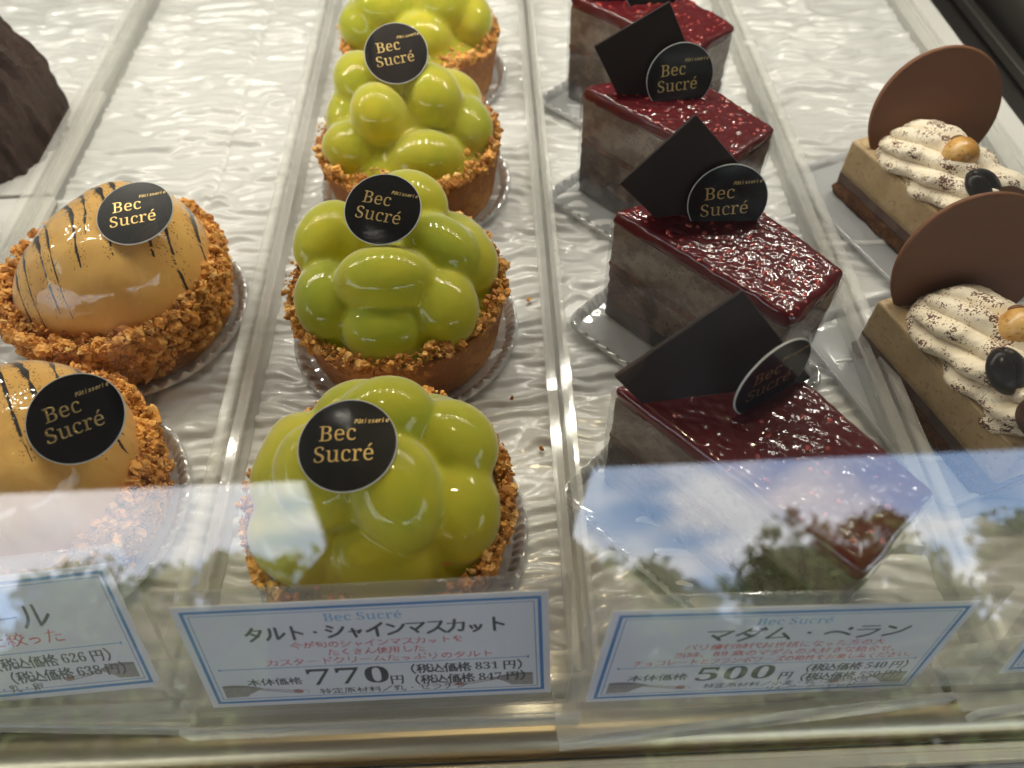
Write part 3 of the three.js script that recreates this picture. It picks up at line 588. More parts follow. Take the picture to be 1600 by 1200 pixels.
function hazelnut(parent, x, y, z, rx, rz) {
  const prof = [[0, -1], [0.35, -0.93], [0.7, -0.7], [0.93, -0.3], [1, 0.1], [0.9, 0.5], [0.62, 0.8], [0.3, 1.0], [0, 1.12]].map(([r, h]) => new THREE.Vector2(r * 0.0068, h * 0.0066));
  const m = part('hazelnut', new THREE.LatheGeometry(prof, 28), MB.nut, parent); m.position.set(x, y, z); m.rotation.set(rx, 0, rz);
  part('nut_core', new THREE.SphereGeometry(0.0026, 14, 10).scale(1, 0.5, 0.8).translate(0, -0.0063, 0), MB.nutCore, m);
}
function coffeeBean(parent, x, y, z, rx, ry) {
  const g = new THREE.SphereGeometry(0.0078, 36, 24), p = g.attributes.position;
  for (let i = 0; i < p.count; i++) { const X = p.getX(i), Y = p.getY(i), Z = p.getZ(i); p.setXYZ(i, X * 0.86, Y > 0 ? Y * 0.62 - 0.0013 * Math.exp(-(((X + 0.0008 * Math.sin(Z * 500)) / 0.0011) ** 2)) : Y * 0.4, Z); }
  g.computeVertexNormals();
  const m = part('coffee_bean', g, MB.bean, parent); m.position.set(x, y, z); m.rotation.set(rx, ry, 0);
}
const discProfile = [[0, -0.0013], [0.026, -0.0013], [0.0269, -0.0009], [0.0272, 0], [0.0269, 0.0009], [0.026, 0.0013], [0, 0.0013]].map(([r, h]) => new THREE.Vector2(r, h));
function creamBar(cx, cz, turn, label, dishLabel, disc) {
  const d = thing('bar_dish', dishLabel, 'dish', [cx - 0.009 * Math.sin(turn) - 0.004, 0.0006, cz - 0.0085 * Math.cos(turn)], turn, 'grey cake boards'); part('plate', barDish, M.barTray, d);
  const t = thing('coffee_bar', label, 'cake', [cx, TOP, cz], turn, 'coffee cream bars');
  part('crumb_base', slab(barContour, 0, 0.007, 0.0004, 2, null, 0.0022, 5), MB.base, t);
  part('ganache_layer', slab(barContour, 0.007, 0.0118, 0.0003, 2, null, 0.0004, 6), MB.ganache, t);
  part('mousse_layer', slab(barContour, 0.0118, 0.0282, 0.0014, 4, null, 0.0002, 7), MB.mousse, t);
  const c = part('piped_cream', creamGeo, MB.cream, t); c.position.y = 0.0278; c.scale.y = 0.88;
  const p = part('chocolate_disc', new THREE.LatheGeometry(discProfile, 96).rotateX(Math.PI / 2), M.milkChoc, t);
  p.position.set(...disc.p).sub(V(cx, TOP, cz)).applyAxisAngle(V(0, 1, 0), -turn); p.rotation.set(disc.lean, disc.yaw - turn, 0, 'YXZ');
  const put = ([x, y, h]) => { const q = at(x, y, h).sub(V(cx, TOP, cz)).applyAxisAngle(V(0, 1, 0), -turn); return [clamp(q.x, -0.012, 0.014), q.y, q.z]; };
  hazelnut(t, ...put(disc.nut), 2.1, 0.25); coffeeBean(t, ...put(disc.bean), 0.5, disc.beanTurn);
  const mac = part('walnut_half', new THREE.SphereGeometry(0.0075, 30, 20), std({ map: MB.base.map, roughness: 0.6, bumpMap: bump30, bumpScale: 0.002 }), t); mac.scale.set(1, 0.75, 1.1); mac.position.set(...put(disc.mac));
}
creamBar(0.2255, -0.2465, 0.36, 'rear coffee cream bar with chocolate disc and hazelnut', 'grey board under the rear coffee cream bar', { p: [0.2265, 0.0425, -0.2715], lean: -0.3, yaw: 0.0, nut: [1500, 240, 0.0445], bean: [1535, 292, 0.0425], beanTurn: 0.4, mac: [1577, 318, 0.04] });
creamBar(0.2045, -0.1505, 0.317, 'front coffee cream bar cut off by the right edge', 'grey board under the front coffee cream bar', { p: [0.2055, 0.043, -0.1815], lean: -0.3, yaw: 0.0, nut: [1592, 512, 0.0445], bean: [1572, 580, 0.0435], beanTurn: -0.1, mac: [1594, 672, 0.0415] });

// ---------------------------------------------------------------- chocolate cakes at the left edge
function chocolateDome(cx, cz, seed, r, h, label, boardLabel, bz) {
  const b = thing('cake_board', boardLabel, 'board', [cx, 0.0006, bz], 0, 'white boards under chocolate cakes'); part('plate', rbox(0.112, 0.004, 0.088, 0.001, 0, 0.0015, 0), M.white, b);
  const t = thing('chocolate_cake', label, 'cake', [cx, 0.0042, cz], 0, 'dark chocolate cakes');
  const g = grid(200, 60, (u, v) => {
    const a = -u * 2 * Math.PI, c = Math.cos(a), s = Math.sin(a), y = v, prof = Math.pow(Math.cos(Math.pow(y, 1.5) * Math.PI / 2), 0.62);
    const fold = 0.2 * Math.abs(noise(c * 4 + seed, s * 4, y * 1.2)) + 0.13 * noise(c * 10, s * 10 + seed, y * 2) + 0.06 * noise(c * 26, s * 26, y * 5) + 0.03 * noise(c * 60, s * 60, y * 12);
    const R = r * prof * (0.93 + fold * (0.4 + y));
    return [R * c, y * h * (1 + 0.04 * noise(c * 4, s * 4, seed)), R * s, u * 6, v * 3];
  }, true);
  part('chocolate_coat', g, phy({ color: rgb(0.052, 0.028, 0.02), roughness: 0.5, bumpMap: bumpFine, bumpScale: 0.0008 }), t);
}
chocolateDome(-0.234, -0.341, 3, 0.05, 0.092, 'tall ruffled dark chocolate cake at the upper left corner', 'white board under the tall ruffled chocolate cake', -0.339);
chocolateDome(-0.232, -0.249, 8, 0.0445, 0.075, 'dark chocolate cake barely showing at the left edge', 'white board under the chocolate cake at the left edge', -0.249);

// ---------------------------------------------------------------- lettering for the price cards
const strokesOf = {};
{
  const bx = (l, t, r, b, n = 0) => { const s = [[l, t, l, b], [l, t, r, t, r, b], [l, b, r, b]]; for (let i = 1; i <= n; i++) { const y = lerp(t, b, i / (n + 1)); s.push([l, y, r, y]); } return s; };
  const man = [[28, 5, 18, 28, 4, 48], [19, 30, 19, 96]], tree = [[2, 30, 42, 30], [22, 5, 22, 96], [21, 32, 4, 66], [23, 38, 40, 60]];
  const grain = [[36, 6, 8, 14], [2, 34, 42, 34], [22, 12, 22, 96], [21, 36, 3, 70], [23, 42, 40, 60]];
  const thread = [[20, 4, 8, 22, 26, 34], [34, 16, 6, 44], [6, 44, 38, 42], [22, 44, 22, 94], [10, 58, 4, 80], [32, 58, 38, 76]];
  const speech = [[14, 6, 24, 12], [2, 24, 38, 24], [8, 36, 32, 36], [8, 48, 32, 48], ...bx(8, 62, 32, 90)];
  const temple = [[46, 20, 92, 20], [68, 4, 68, 40], [42, 40, 98, 40], [46, 58, 98, 58], [80, 42, 80, 90, 68, 84], [54, 68, 62, 80]];
  const voiced = [[78, 4, 87, 18], [91, 0, 99, 14]], ring = [[92, 2, 98, 8, 92, 14, 86, 8, 92, 2]];
  const small = (s) => s.map((q) => q.map((v, i) => (i % 2 ? 34 + v * 0.66 : 14 + v * 0.66)));
  const put = (ch, s) => { strokesOf[ch] = s; };
  put('今', [[50, 4, 30, 30, 4, 52], [50, 4, 70, 28, 96, 50], [34, 46, 66, 46], [24, 62, 74, 62, 58, 94]]);
  put('旬', [[28, 4, 18, 22, 4, 40], [22, 18, 92, 18], [92, 18, 90, 84], [90, 84, 72, 92], ...bx(24, 34, 62, 72, 1)]);
  put('使', [...man, [36, 20, 96, 20], ...bx(44, 32, 88, 54), [66, 6, 66, 60, 52, 82, 30, 96], [40, 64, 62, 80, 96, 94]]);
  put('用', [[18, 10, 18, 60, 4, 96], [18, 10, 84, 10], [84, 10, 84, 84, 72, 94], [18, 36, 84, 36], [18, 62, 84, 62], [51, 10, 51, 94]]);
  put('本', [[6, 30, 94, 30], [50, 4, 50, 98], [48, 32, 30, 58, 4, 78], [52, 32, 70, 58, 96, 76], [32, 72, 68, 72]]);
  put('体', [...man, [36, 30, 98, 30], [66, 6, 66, 98], [64, 32, 52, 58, 34, 76], [68, 32, 80, 56, 98, 72], [52, 74, 82, 74]]);
  put('価', [...man, [36, 14, 98, 14], ...bx(42, 34, 94, 92), [58, 14, 58, 90], [76, 14, 76, 90]]);
  put('格', [...tree, [62, 4, 54, 22, 44, 34], [58, 14, 86, 14], [86, 14, 70, 38, 44, 56], [54, 22, 72, 40, 98, 54], ...bx(54, 62, 88, 94)]);
  put('円', [[12, 12, 12, 96], [12, 12, 88, 12], [88, 12, 88, 86, 76, 94], [50, 12, 50, 50], [12, 50, 88, 50]]);
  put('税', [...grain, [54, 6, 62, 20], [88, 4, 78, 20], ...bx(54, 26, 90, 48), [62, 50, 60, 74, 44, 94], [78, 50, 78, 88, 94, 90, 96, 74]]);
  put('込', [[8, 10, 18, 22], [4, 42, 20, 42], [20, 42, 20, 72, 6, 90], [20, 76, 40, 90, 98, 92], [56, 12, 60, 40, 36, 70], [62, 30, 76, 54, 94, 70]]);
  put('特', [[14, 10, 6, 36], [8, 28, 40, 28], [26, 6, 26, 96], [2, 66, 42, 54], ...temple]);
  put('定', [[50, 2, 50, 14], [8, 16, 8, 32], [8, 16, 92, 16, 88, 30], [26, 40, 76, 40], [52, 40, 52, 86], [54, 62, 78, 62], [28, 58, 22, 80, 6, 96], [24, 78, 50, 90, 96, 92]]);
  put('原', [[10, 8, 94, 8], [14, 8, 14, 56, 4, 94], [56, 10, 48, 22], ...bx(32, 24, 82, 54, 1), [57, 56, 57, 94, 46, 90], [38, 64, 26, 86], [74, 64, 90, 84]]);
  put('材', [...tree, [46, 30, 98, 30], [80, 4, 80, 96, 66, 88], [78, 34, 44, 78]]);
  put('料', [[6, 16, 14, 32], [40, 14, 32, 34], [2, 44, 46, 44], [24, 4, 24, 96], [22, 48, 4, 76], [26, 50, 44, 70], [58, 14, 70, 26], [54, 38, 68, 50], [48, 70, 98, 60], [84, 4, 84, 98]]);
  put('乳', [[46, 4, 8, 14], [8, 22, 14, 36], [26, 18, 30, 34], [48, 16, 40, 34], [12, 44, 44, 44, 28, 58], [28, 58, 28, 94, 18, 88], [2, 74, 54, 66], [66, 6, 66, 86, 78, 94, 96, 92, 96, 74]]);
  put('修', [...man, [36, 24, 36, 80], [64, 4, 44, 32], [56, 18, 90, 18], [90, 18, 70, 40, 44, 54], [56, 24, 74, 40, 98, 50], [80, 52, 50, 66], [84, 62, 52, 80], [90, 74, 46, 96]]);
  put('行', [[32, 4, 6, 34], [34, 30, 4, 62], [22, 50, 22, 98], [46, 16, 94, 16], [42, 42, 98, 42], [78, 42, 78, 94, 64, 88]]);
  put('時', [...bx(6, 16, 36, 84, 1), ...temple]);
  put('代', [...man, [36, 40, 98, 30], [58, 6, 64, 40, 78, 80, 96, 92, 96, 74], [78, 8, 90, 20]]);
  put('世', [[4, 36, 96, 32], [22, 10, 22, 90], [22, 90, 92, 90], [50, 6, 50, 62], [76, 6, 76, 62], [50, 62, 76, 62]]);
  put('話', [...speech, [88, 6, 50, 16], [44, 36, 98, 36], [72, 14, 72, 58], ...bx(52, 58, 92, 94)]);
  put('方', [[50, 2, 50, 18], [6, 20, 94, 20], [40, 20, 36, 56, 8, 94], [38, 46, 80, 46], [80, 46, 74, 88, 56, 90]]);
  put('大', [[6, 34, 94, 34], [50, 4, 48, 44, 34, 72, 6, 96], [52, 38, 68, 70, 96, 94]]);
  put('当', [[50, 4, 50, 42], [18, 10, 30, 28], [84, 8, 70, 28], [12, 44, 84, 44], [84, 44, 84, 96], [18, 68, 84, 68], [10, 92, 84, 92]]);
  put('歳', [[50, 2, 50, 22], [50, 12, 74, 12], [24, 8, 24, 22], [4, 24, 96, 24], [14, 36, 92, 36], [14, 36, 14, 70, 4, 96], [24, 50, 50, 50], [38, 50, 38, 88], [26, 64, 22, 80], [50, 62, 54, 76], [62, 28, 70, 64, 96, 92], [86, 52, 62, 86]]);
  put('好', [[22, 6, 14, 56, 40, 94], [36, 28, 28, 70, 4, 94], [2, 32, 42, 30], [52, 14, 90, 14], [90, 14, 72, 34], [72, 34, 72, 92, 60, 86], [46, 52, 98, 50]]);
  put('組', [...thread, ...bx(54, 10, 86, 92, 2), [42, 94, 98, 94]]);
  put('合', [[50, 4, 30, 28, 4, 46], [50, 4, 70, 26, 96, 44], [32, 44, 68, 44], ...bx(26, 60, 74, 94)]);
  put('相', [...tree, ...bx(52, 10, 90, 92, 2)]);
  put('性', [[8, 30, 4, 52], [20, 4, 20, 98], [28, 24, 36, 40], [54, 14, 44, 44], [50, 30, 92, 30], [70, 4, 70, 92], [48, 58, 90, 58], [40, 92, 98, 92]]);
  put('楽', [[50, 2, 42, 12], ...bx(34, 14, 66, 44, 1), [10, 12, 22, 24], [8, 46, 26, 34], [88, 10, 76, 22], [74, 30, 92, 44], [4, 56, 96, 56], [50, 46, 50, 98], [46, 58, 8, 90], [54, 58, 94, 90]]);
  put('小', [[50, 6, 50, 92], [50, 92, 36, 84], [26, 34, 8, 70], [74, 34, 94, 68]]);
  put('麦', [[14, 12, 86, 12], [22, 26, 78, 26], [4, 40, 96, 40], [50, 2, 50, 40], [40, 44, 28, 62, 10, 74], [34, 56, 74, 56], [74, 56, 48, 82, 8, 98], [36, 60, 60, 86, 94, 96]]);
  put('卵', [[40, 6, 14, 16], [14, 16, 14, 74], [14, 74, 40, 62], [40, 26, 34, 70, 10, 96], [22, 36, 28, 48], [54, 12, 54, 70, 48, 94], [54, 12, 90, 12], [90, 12, 90, 68, 76, 64], [68, 32, 74, 50]]);
  put('豆', [[10, 8, 90, 8], ...bx(24, 24, 76, 52), [32, 62, 38, 80], [68, 60, 60, 80], [4, 90, 96, 90]]);
  put('絞', [...thread, [70, 4, 70, 18], [46, 20, 98, 20], [58, 28, 46, 46], [82, 28, 96, 44], [84, 46, 68, 76, 42, 96], [54, 48, 72, 78, 98, 94]]);
  put('タ', [[46, 4, 32, 30, 8, 52], [38, 22, 84, 22], [84, 22, 70, 62, 22, 96], [34, 44, 64, 64]]);
  put('ル', [[30, 12, 30, 44, 22, 72, 6, 92], [58, 8, 58, 88], [58, 88, 78, 74, 96, 50]]);
  put('ト', [[40, 4, 40, 96], [42, 36, 84, 58]]); put('シ', [[18, 12, 40, 24], [8, 38, 30, 50], [14, 92, 48, 78, 74, 56, 92, 24]]);
  put('ャ', small([[6, 38, 94, 26], [94, 26, 74, 54], [34, 8, 52, 96]])); put('イ', [[84, 6, 54, 38, 8, 62], [56, 36, 56, 98]]);
  put('ン', [[14, 18, 42, 34], [12, 90, 50, 76, 76, 52, 92, 24]]); put('マ', [[8, 18, 92, 18], [92, 18, 72, 44, 46, 66], [28, 48, 44, 64, 58, 84]]);
  put('ス', [[16, 14, 80, 14], [80, 14, 66, 48, 40, 76, 8, 94], [58, 56, 76, 72, 92, 92]]); put('カ', [[10, 32, 88, 30], [88, 30, 84, 70, 76, 92, 60, 84], [46, 6, 42, 48, 30, 74, 8, 94]]);
  put('ッ', small([[12, 34, 22, 60], [44, 28, 54, 54], [90, 30, 80, 62, 62, 80, 34, 96]])); put('ー', [[6, 52, 94, 48]]);
  put('ド', [...strokesOf['ト'], ...voiced]); put('ダ', [...strokesOf['タ'], ...voiced]); put('ク', [[44, 4, 30, 32, 8, 54], [36, 22, 86, 22], [86, 22, 72, 60, 50, 82, 22, 96]]);
  put('リ', [[22, 12, 22, 60], [76, 8, 76, 50, 66, 76, 36, 96]]); put('ム', [[46, 6, 32, 44, 12, 80], [10, 82, 84, 76], [62, 48, 76, 66, 92, 92]]);
  put('ラ', [[20, 12, 82, 12], [10, 38, 88, 38], [88, 38, 74, 68, 52, 86, 26, 96]]); put('チ', [[76, 6, 48, 18, 16, 22], [6, 44, 96, 44], [52, 20, 52, 56, 42, 80, 20, 96]]);
  put('ョ', small([[16, 14, 82, 14], [82, 14, 82, 92], [20, 48, 82, 48], [14, 88, 82, 88]])); put('コ', [[14, 20, 84, 20], [84, 20, 84, 90], [10, 84, 84, 84]]);
  put('レ', [[24, 8, 24, 90], [24, 90, 56, 76, 92, 44]]); put('フ', [[10, 18, 86, 18], [86, 18, 76, 54, 54, 80, 20, 96]]);
  put('ボ', [[6, 30, 84, 30], [46, 6, 46, 94], [46, 94, 36, 86], [26, 48, 8, 78], [66, 48, 88, 76], ...voiced]); put('ワ', [[14, 16, 14, 46], [14, 16, 86, 16], [86, 16, 78, 54, 58, 82, 28, 96]]);
  put('ズ', [...strokesOf['ス'], ...voiced]); put('ゼ', [[8, 42, 84, 30], [84, 30, 68, 58], [34, 8, 34, 76, 44, 88, 88, 88], ...voiced]);
  put('パ', [[32, 18, 26, 52, 6, 86], [62, 16, 78, 48, 94, 84], ...ring]); put('ペ', [[6, 62, 36, 28, 94, 74], [86, 20, 92, 26, 86, 32, 80, 26, 86, 20]]);
  put('ア', [[10, 14, 90, 14], [90, 14, 76, 36, 58, 50], [48, 34, 44, 66, 22, 94]]); put('モ', [[18, 12, 82, 12], [8, 42, 92, 42], [44, 12, 44, 78, 56, 90, 86, 88]]);
  put('が', [[10, 34, 60, 28, 66, 44, 58, 78, 46, 90, 34, 80], [38, 6, 30, 50, 12, 88], [70, 30, 84, 44, 90, 62], ...voiced]);
  put('の', [[54, 18, 46, 56, 26, 82, 12, 66, 14, 40, 36, 18, 64, 16, 86, 34, 88, 60, 74, 82, 54, 92]]);
  put('を', [[14, 20, 82, 16], [46, 4, 30, 36, 12, 56, 34, 42, 48, 46, 50, 66], [86, 38, 50, 54, 34, 74, 44, 90, 80, 88]]);
  put('た', [[8, 26, 60, 22], [34, 6, 26, 50, 10, 92], [54, 46, 90, 44], [52, 70, 50, 84, 66, 90, 92, 86]]); put('だ', [...strokesOf['た'], ...voiced]);
  put('く', [[66, 6, 46, 28, 24, 50, 48, 72, 70, 94]]); put('さ', [[12, 34, 88, 26], [44, 6, 56, 30, 74, 56], [74, 58, 46, 56, 24, 66, 22, 84, 42, 94, 68, 90]]);
  put('ん', [[48, 6, 30, 48, 8, 92], [8, 92, 28, 60, 44, 56, 50, 78, 60, 90, 80, 80, 94, 56]]); put('し', [[30, 6, 28, 60, 34, 84, 54, 90, 76, 80, 90, 62]]);
  put('っ', small([[8, 38, 50, 24, 84, 34, 88, 58, 66, 78, 34, 86]])); put('ぷ', [[40, 8, 58, 18, 48, 26], [48, 36, 40, 52, 58, 70, 54, 90, 32, 86], [24, 56, 8, 80], [72, 54, 92, 76], ...ring]);
  put('り', [[26, 10, 22, 40, 28, 58, 34, 44], [68, 8, 76, 36, 70, 70, 40, 96]]); put('と', [[32, 6, 36, 26, 46, 44], [80, 26, 42, 48, 22, 68, 30, 88, 84, 88]]);
  put('お', [[8, 28, 58, 24], [30, 6, 30, 80, 20, 92, 8, 78, 24, 62, 56, 50, 84, 58, 86, 78, 62, 92], [74, 18, 92, 34]]); put('に', [[18, 10, 12, 50, 18, 90], [42, 26, 88, 22], [42, 64, 44, 82, 62, 88, 92, 84]]);
  put('な', [[8, 24, 52, 20], [32, 4, 26, 32, 8, 60], [66, 20, 90, 36], [60, 42, 62, 78, 46, 92, 30, 80, 44, 70, 66, 76, 90, 92]]);
  put('き', [[16, 22, 80, 16], [12, 42, 86, 36], [42, 4, 56, 34, 76, 60], [76, 62, 48, 60, 26, 70, 26, 86, 48, 96, 70, 92]]); put('せ', [[4, 38, 96, 32], [72, 8, 72, 44, 66, 62], [32, 12, 32, 74, 44, 88, 84, 88]]);
  put('み', [[16, 14, 48, 12], [48, 12, 36, 48, 18, 80, 8, 66, 22, 54, 50, 60, 94, 82], [78, 38, 74, 68, 54, 96]]); put('い', [[16, 18, 16, 52, 26, 82, 40, 68], [70, 24, 84, 44, 90, 68]]);
  put('ご', [[20, 20, 50, 22, 78, 18], [18, 64, 22, 86, 50, 90, 88, 84], ...voiced]); put('、', [[10, 76, 28, 94]]); put('。', [[18, 78, 28, 86, 18, 94, 8, 86, 18, 78]]);
  put('（', [[86, 0, 64, 28, 64, 72, 86, 100]]); put('）', [[14, 0, 36, 28, 36, 72, 14, 100]]); put('／', [[92, 4, 8, 96]]); put('・', [[47, 49, 53, 51]]);
}
function write(ctx, str, x, y, size, color, opt = {}) {   // x, y: top left; sx: horizontal stretch
  const { sx = 1, gap = 0.04, weight = 1 } = opt; let cx = x; ctx.save(); ctx.lineCap = 'round'; ctx.lineJoin = 'round'; ctx.strokeStyle = ctx.fillStyle = color;
  for (const ch of str) {
    const s = strokesOf[ch];
    if (!s) { ctx.font = (opt.bold === false ? '' : 'bold ') + size * 1.06 + 'px serif'; ctx.save(); ctx.translate(cx, y + size * 0.86); ctx.scale(sx, 1); ctx.fillText(ch, 0, 0); const w = ctx.measureText(ch).width * sx; ctx.restore(); cx += w + size * gap * sx; continue; }
    const k = size / 100;
    for (const p of s) {
      const q = []; for (let i = 0; i < p.length; i += 2) q.push([cx + p[i] * k * sx, y + p[i + 1] * k]);
      const dx = Math.abs(q[q.length - 1][0] - q[0][0]), dy = Math.abs(q[q.length - 1][1] - q[0][1]);
      ctx.lineWidth = ch === '・' ? size * 0.15 : 1.12 * size * weight * (q.length === 2 && dy < dx * 0.2 ? 0.055 : 0.098);
      ctx.beginPath(); ctx.moveTo(...q[0]);
      if (q.length < 3) ctx.lineTo(...q[1]);
      else { for (let i = 1; i < q.length - 2; i++) ctx.quadraticCurveTo(...q[i], (q[i][0] + q[i + 1][0]) / 2, (q[i][1] + q[i + 1][1]) / 2); const n = q.length; ctx.quadraticCurveTo(...q[n - 2], ...q[n - 1]); }
      ctx.stroke();
    }
    cx += size * (1 + gap) * sx;
  }
  ctx.restore(); return cx - x;
}
function cardTexture(draw) {
  const c = document.createElement('canvas'); c.width = 1500; c.height = 660; const x = c.getContext('2d');
  x.fillStyle = '#dcdbe4'; x.fillRect(0, 0, 1500, 660);
  x.strokeStyle = '#2f74b5'; x.lineWidth = 15; x.strokeRect(36, 34, 1428, 594); x.lineWidth = 3.5; x.strokeRect(58, 56, 1384, 550);
  x.fillStyle = '#5b97cf'; x.font = '62px serif'; x.save(); x.translate(590, 118); x.scale(1.12, 1); x.fillText('Bec Sucré', 0, 0); x.restore();
  x.strokeStyle = '#3c78b4'; x.lineWidth = 4; x.beginPath(); x.moveTo(92, 402); x.lineTo(1410, 402); x.stroke();
  for (const [q, s] of [[92, 1], [1410, -1]]) { x.fillStyle = '#3c78b4'; x.beginPath(); x.moveTo(q + s * 14, 402); x.lineTo(q - s * 2, 392); x.lineTo(q - s * 2, 412); x.fill(); }
  for (const s of [1, -1]) {   // printed brown drawing in each lower corner
    x.save(); if (s < 0) { x.translate(1500, 0); x.scale(-1, 1); }
    x.fillStyle = '#8d827f'; x.beginPath(); x.moveTo(76, 512); x.quadraticCurveTo(170, 498, 252, 540); x.quadraticCurveTo(200, 560, 170, 592); x.lineTo(76, 596); x.closePath(); x.fill();
    x.fillStyle = '#6f6462'; x.beginPath(); x.moveTo(76, 512); x.quadraticCurveTo(170, 498, 252, 540); x.quadraticCurveTo(160, 520, 76, 526); x.closePath(); x.fill();
    x.fillStyle = 'rgba(225,220,220,0.5)'; reseed(4); for (let i = 0; i < 160; i++) x.fillRect(rr(80, 190), rr(528, 592), 3, 2);
    x.strokeStyle = '#85706a'; x.lineWidth = 5; x.beginPath(); x.moveTo(240, 540); x.lineTo(410, 566); x.moveTo(236, 548); x.lineTo(400, 580); x.stroke();
    x.fillStyle = '#a6736a'; x.beginPath(); x.ellipse(398, 568, 22, 14, 0.2, 0, 7); x.fill(); x.strokeStyle = '#a98a84'; x.lineWidth = 3; x.beginPath(); x.moveTo(410, 560); x.quadraticCurveTo(446, 556, 440, 584); x.stroke(); x.restore();
  }
  draw(x); const t = new THREE.CanvasTexture(c); t.colorSpace = THREE.SRGBColorSpace; t.anisotropy = 8; return t;
}
const INK = '#17171c', RED = '#c23b3b';
const cardDraw = [
  (x) => { write(x, 'ール', 880, 150, 130, INK, { sx: 1.05 }); write(x, 'ードを絞った', 640, 292, 72, RED, { sx: 1.2 }); write(x, '（税込価格 626 円）', 760, 424, 66, INK, { sx: 1.0, gap: 0, weight: 1.15 }); write(x, '（税込価格 638 円）', 800, 504, 66, INK, { sx: 1.0, gap: 0, weight: 1.15 }); write(x, '円', 640, 500, 84, INK); write(x, '小麦・乳・卵', 640, 574, 44, INK, { sx: 1.2 }); },
  (x) => {
    write(x, 'タルト・シャインマスカット', 255, 140, 84, INK, { sx: 1.0, gap: -0.02, weight: 1.4 });
    write(x, '今が旬のシャインマスカットを', 425, 242, 42, RED, { sx: 1.18 }); write(x, 'たくさん使用した', 570, 294, 42, RED, { sx: 1.18 }); write(x, 'カスタードクリームたっぷりのタルト', 300, 347, 42, RED, { sx: 1.3 });
    write(x, '本体価格', 190, 470, 50, INK, { sx: 1.15, weight: 1.1 }); write(x, '770', 445, 406, 146, INK, { sx: 1.35 }); write(x, '円', 805, 486, 64, INK, { weight: 1.2 }); write(x, '（税込価格 831 円）', 870, 420, 62, INK, { sx: 0.94, gap: 0, weight: 1.15 }); write(x, '（税込価格 847 円）', 880, 496, 62, INK, { sx: 0.94, gap: 0, weight: 1.15 });
    write(x, '特定原材料／乳・ゼラチン', 490, 558, 40, INK, { sx: 1.3 });
  },
  (x) => {
    write(x, 'マダム・ペラン', 400, 138, 90, INK, { sx: 1.35, weight: 1.35 });
    write(x, 'パリ修行時代お世話になった方の大', 340, 242, 42, RED, { sx: 1.24 }); write(x, '当時、89 歳のマダムの大好きな組合せ。', 310, 295, 42, RED, { sx: 1.24 }); write(x, 'チョコレートとフランボワーズの相性をお楽しみください。', 150, 348, 42, RED, { sx: 1.06 });
    write(x, '本体価格', 150, 456, 50, INK, { sx: 1.25, weight: 1.1 }); write(x, '500', 436, 402, 138, INK, { sx: 1.4 }); write(x, '円', 820, 474, 64, INK, { weight: 1.2 }); write(x, '（税込価格 540 円）', 895, 420, 62, INK, { sx: 0.92, gap: 0, weight: 1.15 }); write(x, '（税込価格 550 円）', 895, 494, 62, INK, { sx: 0.92, gap: 0, weight: 1.15 });
    write(x, '特定原材料／小麦・乳・卵・大豆', 500, 548, 38, INK, { sx: 1.3 }); write(x, 'りんご・アーモンド', 790, 590, 36, INK, { sx: 1.25 });
  },
  (x) => { write(x, '本体価格', 150, 456, 50, INK, { sx: 1.25 }); },
];
const CW = 0.0985, CH = 0.0437;
function priceCard(k, p, yaw, tilt, roll, label, holderLabel) {
  const t = thing('price_card', label, 'price card', p, 0, 'laminated price cards along the front'), D = Math.PI / 180;
  t.rotation.set(-tilt * D, yaw * D, roll * D, 'YXZ');
  const paper = std({ map: cardTexture(cardDraw[k]), roughness: 0.7 });
  part('paper_back', box(CW, CH, 0.0003, 0, CH / 2, 0), std({ color: rgb(0.78, 0.78, 0.79), roughness: 0.8 }), t);
  part('paper_print', new THREE.PlaneGeometry(CW, CH).translate(0, CH / 2, 0.00022), paper, t);
  part('laminate', rbox(CW + 0.0125, CH + 0.0105, 0.0012, 0.0004, 0, CH / 2 + 0.0006, 0), phy({ color: rgb(0.9, 0.88, 0.85), transmission: 0.93, thickness: 0, roughness: 0.08, side: THREE.DoubleSide }), t);
  const h = thing('card_holder', holderLabel, 'card holder', [p[0], 0, p[2]], yaw * D, 'clear card holders'), W = CW + 0.016;
  part('foot', rbox(W, 0.0026, 0.018, 0.0006, 0, -0.0008, -0.004), M.acrylic, h);
  part('front_lip', rbox(W, 0.0085, 0.002, 0.0006, 0, 0.0026, 0.0068), M.acrylic, h);
  part('back_lip', rbox(W, 0.011, 0.002, 0.0006, 0, 0.0048, -0.0098).rotateX(0), M.acrylic, h);
}
priceCard(0, [-0.112, 0.004, -0.059], -3, 30, 8, 'price card at the left edge showing 626 and 638', 'clear holder of the price card at the left edge');
priceCard(1, [0.0007, 0.0052, -0.0545], 0, 20, 0.3, 'price card showing 770 in front of the grape tart', 'clear holder of the price card before the grape tarts');
priceCard(2, [0.108, 0.0052, -0.0515], 4, 14, -8.5, 'price card showing 500 in front of the red-topped cake', 'clear holder of the price card before the red-topped cakes');
priceCard(3, [0.226, 0.0052, -0.0555], 5, 18, -7, 'price card only just showing at the right edge', 'clear holder of the price card at the right edge');

// fallen crumbs on the trays
reseed(77);
for (const [px, py, s, l] of [[826, 468, 0.001, 'crumb on the tray right of the grape tart second from the front'], [800, 622, 0.0012, 'crumb on the tray behind the frontmost grape tart, near the tray wall'], [846, 700, 0.0009, 'tiny crumb beside the right side of the frontmost grape tart']]) {
  const p = at(px, py, 0.0006), m = part('crumb', crumbGeometry([[0, 0, 0, s]]), M.crumb, scene); m.position.copy(p); m.userData = { label: l, category: 'crumb', group: 'fallen crumbs' };
}
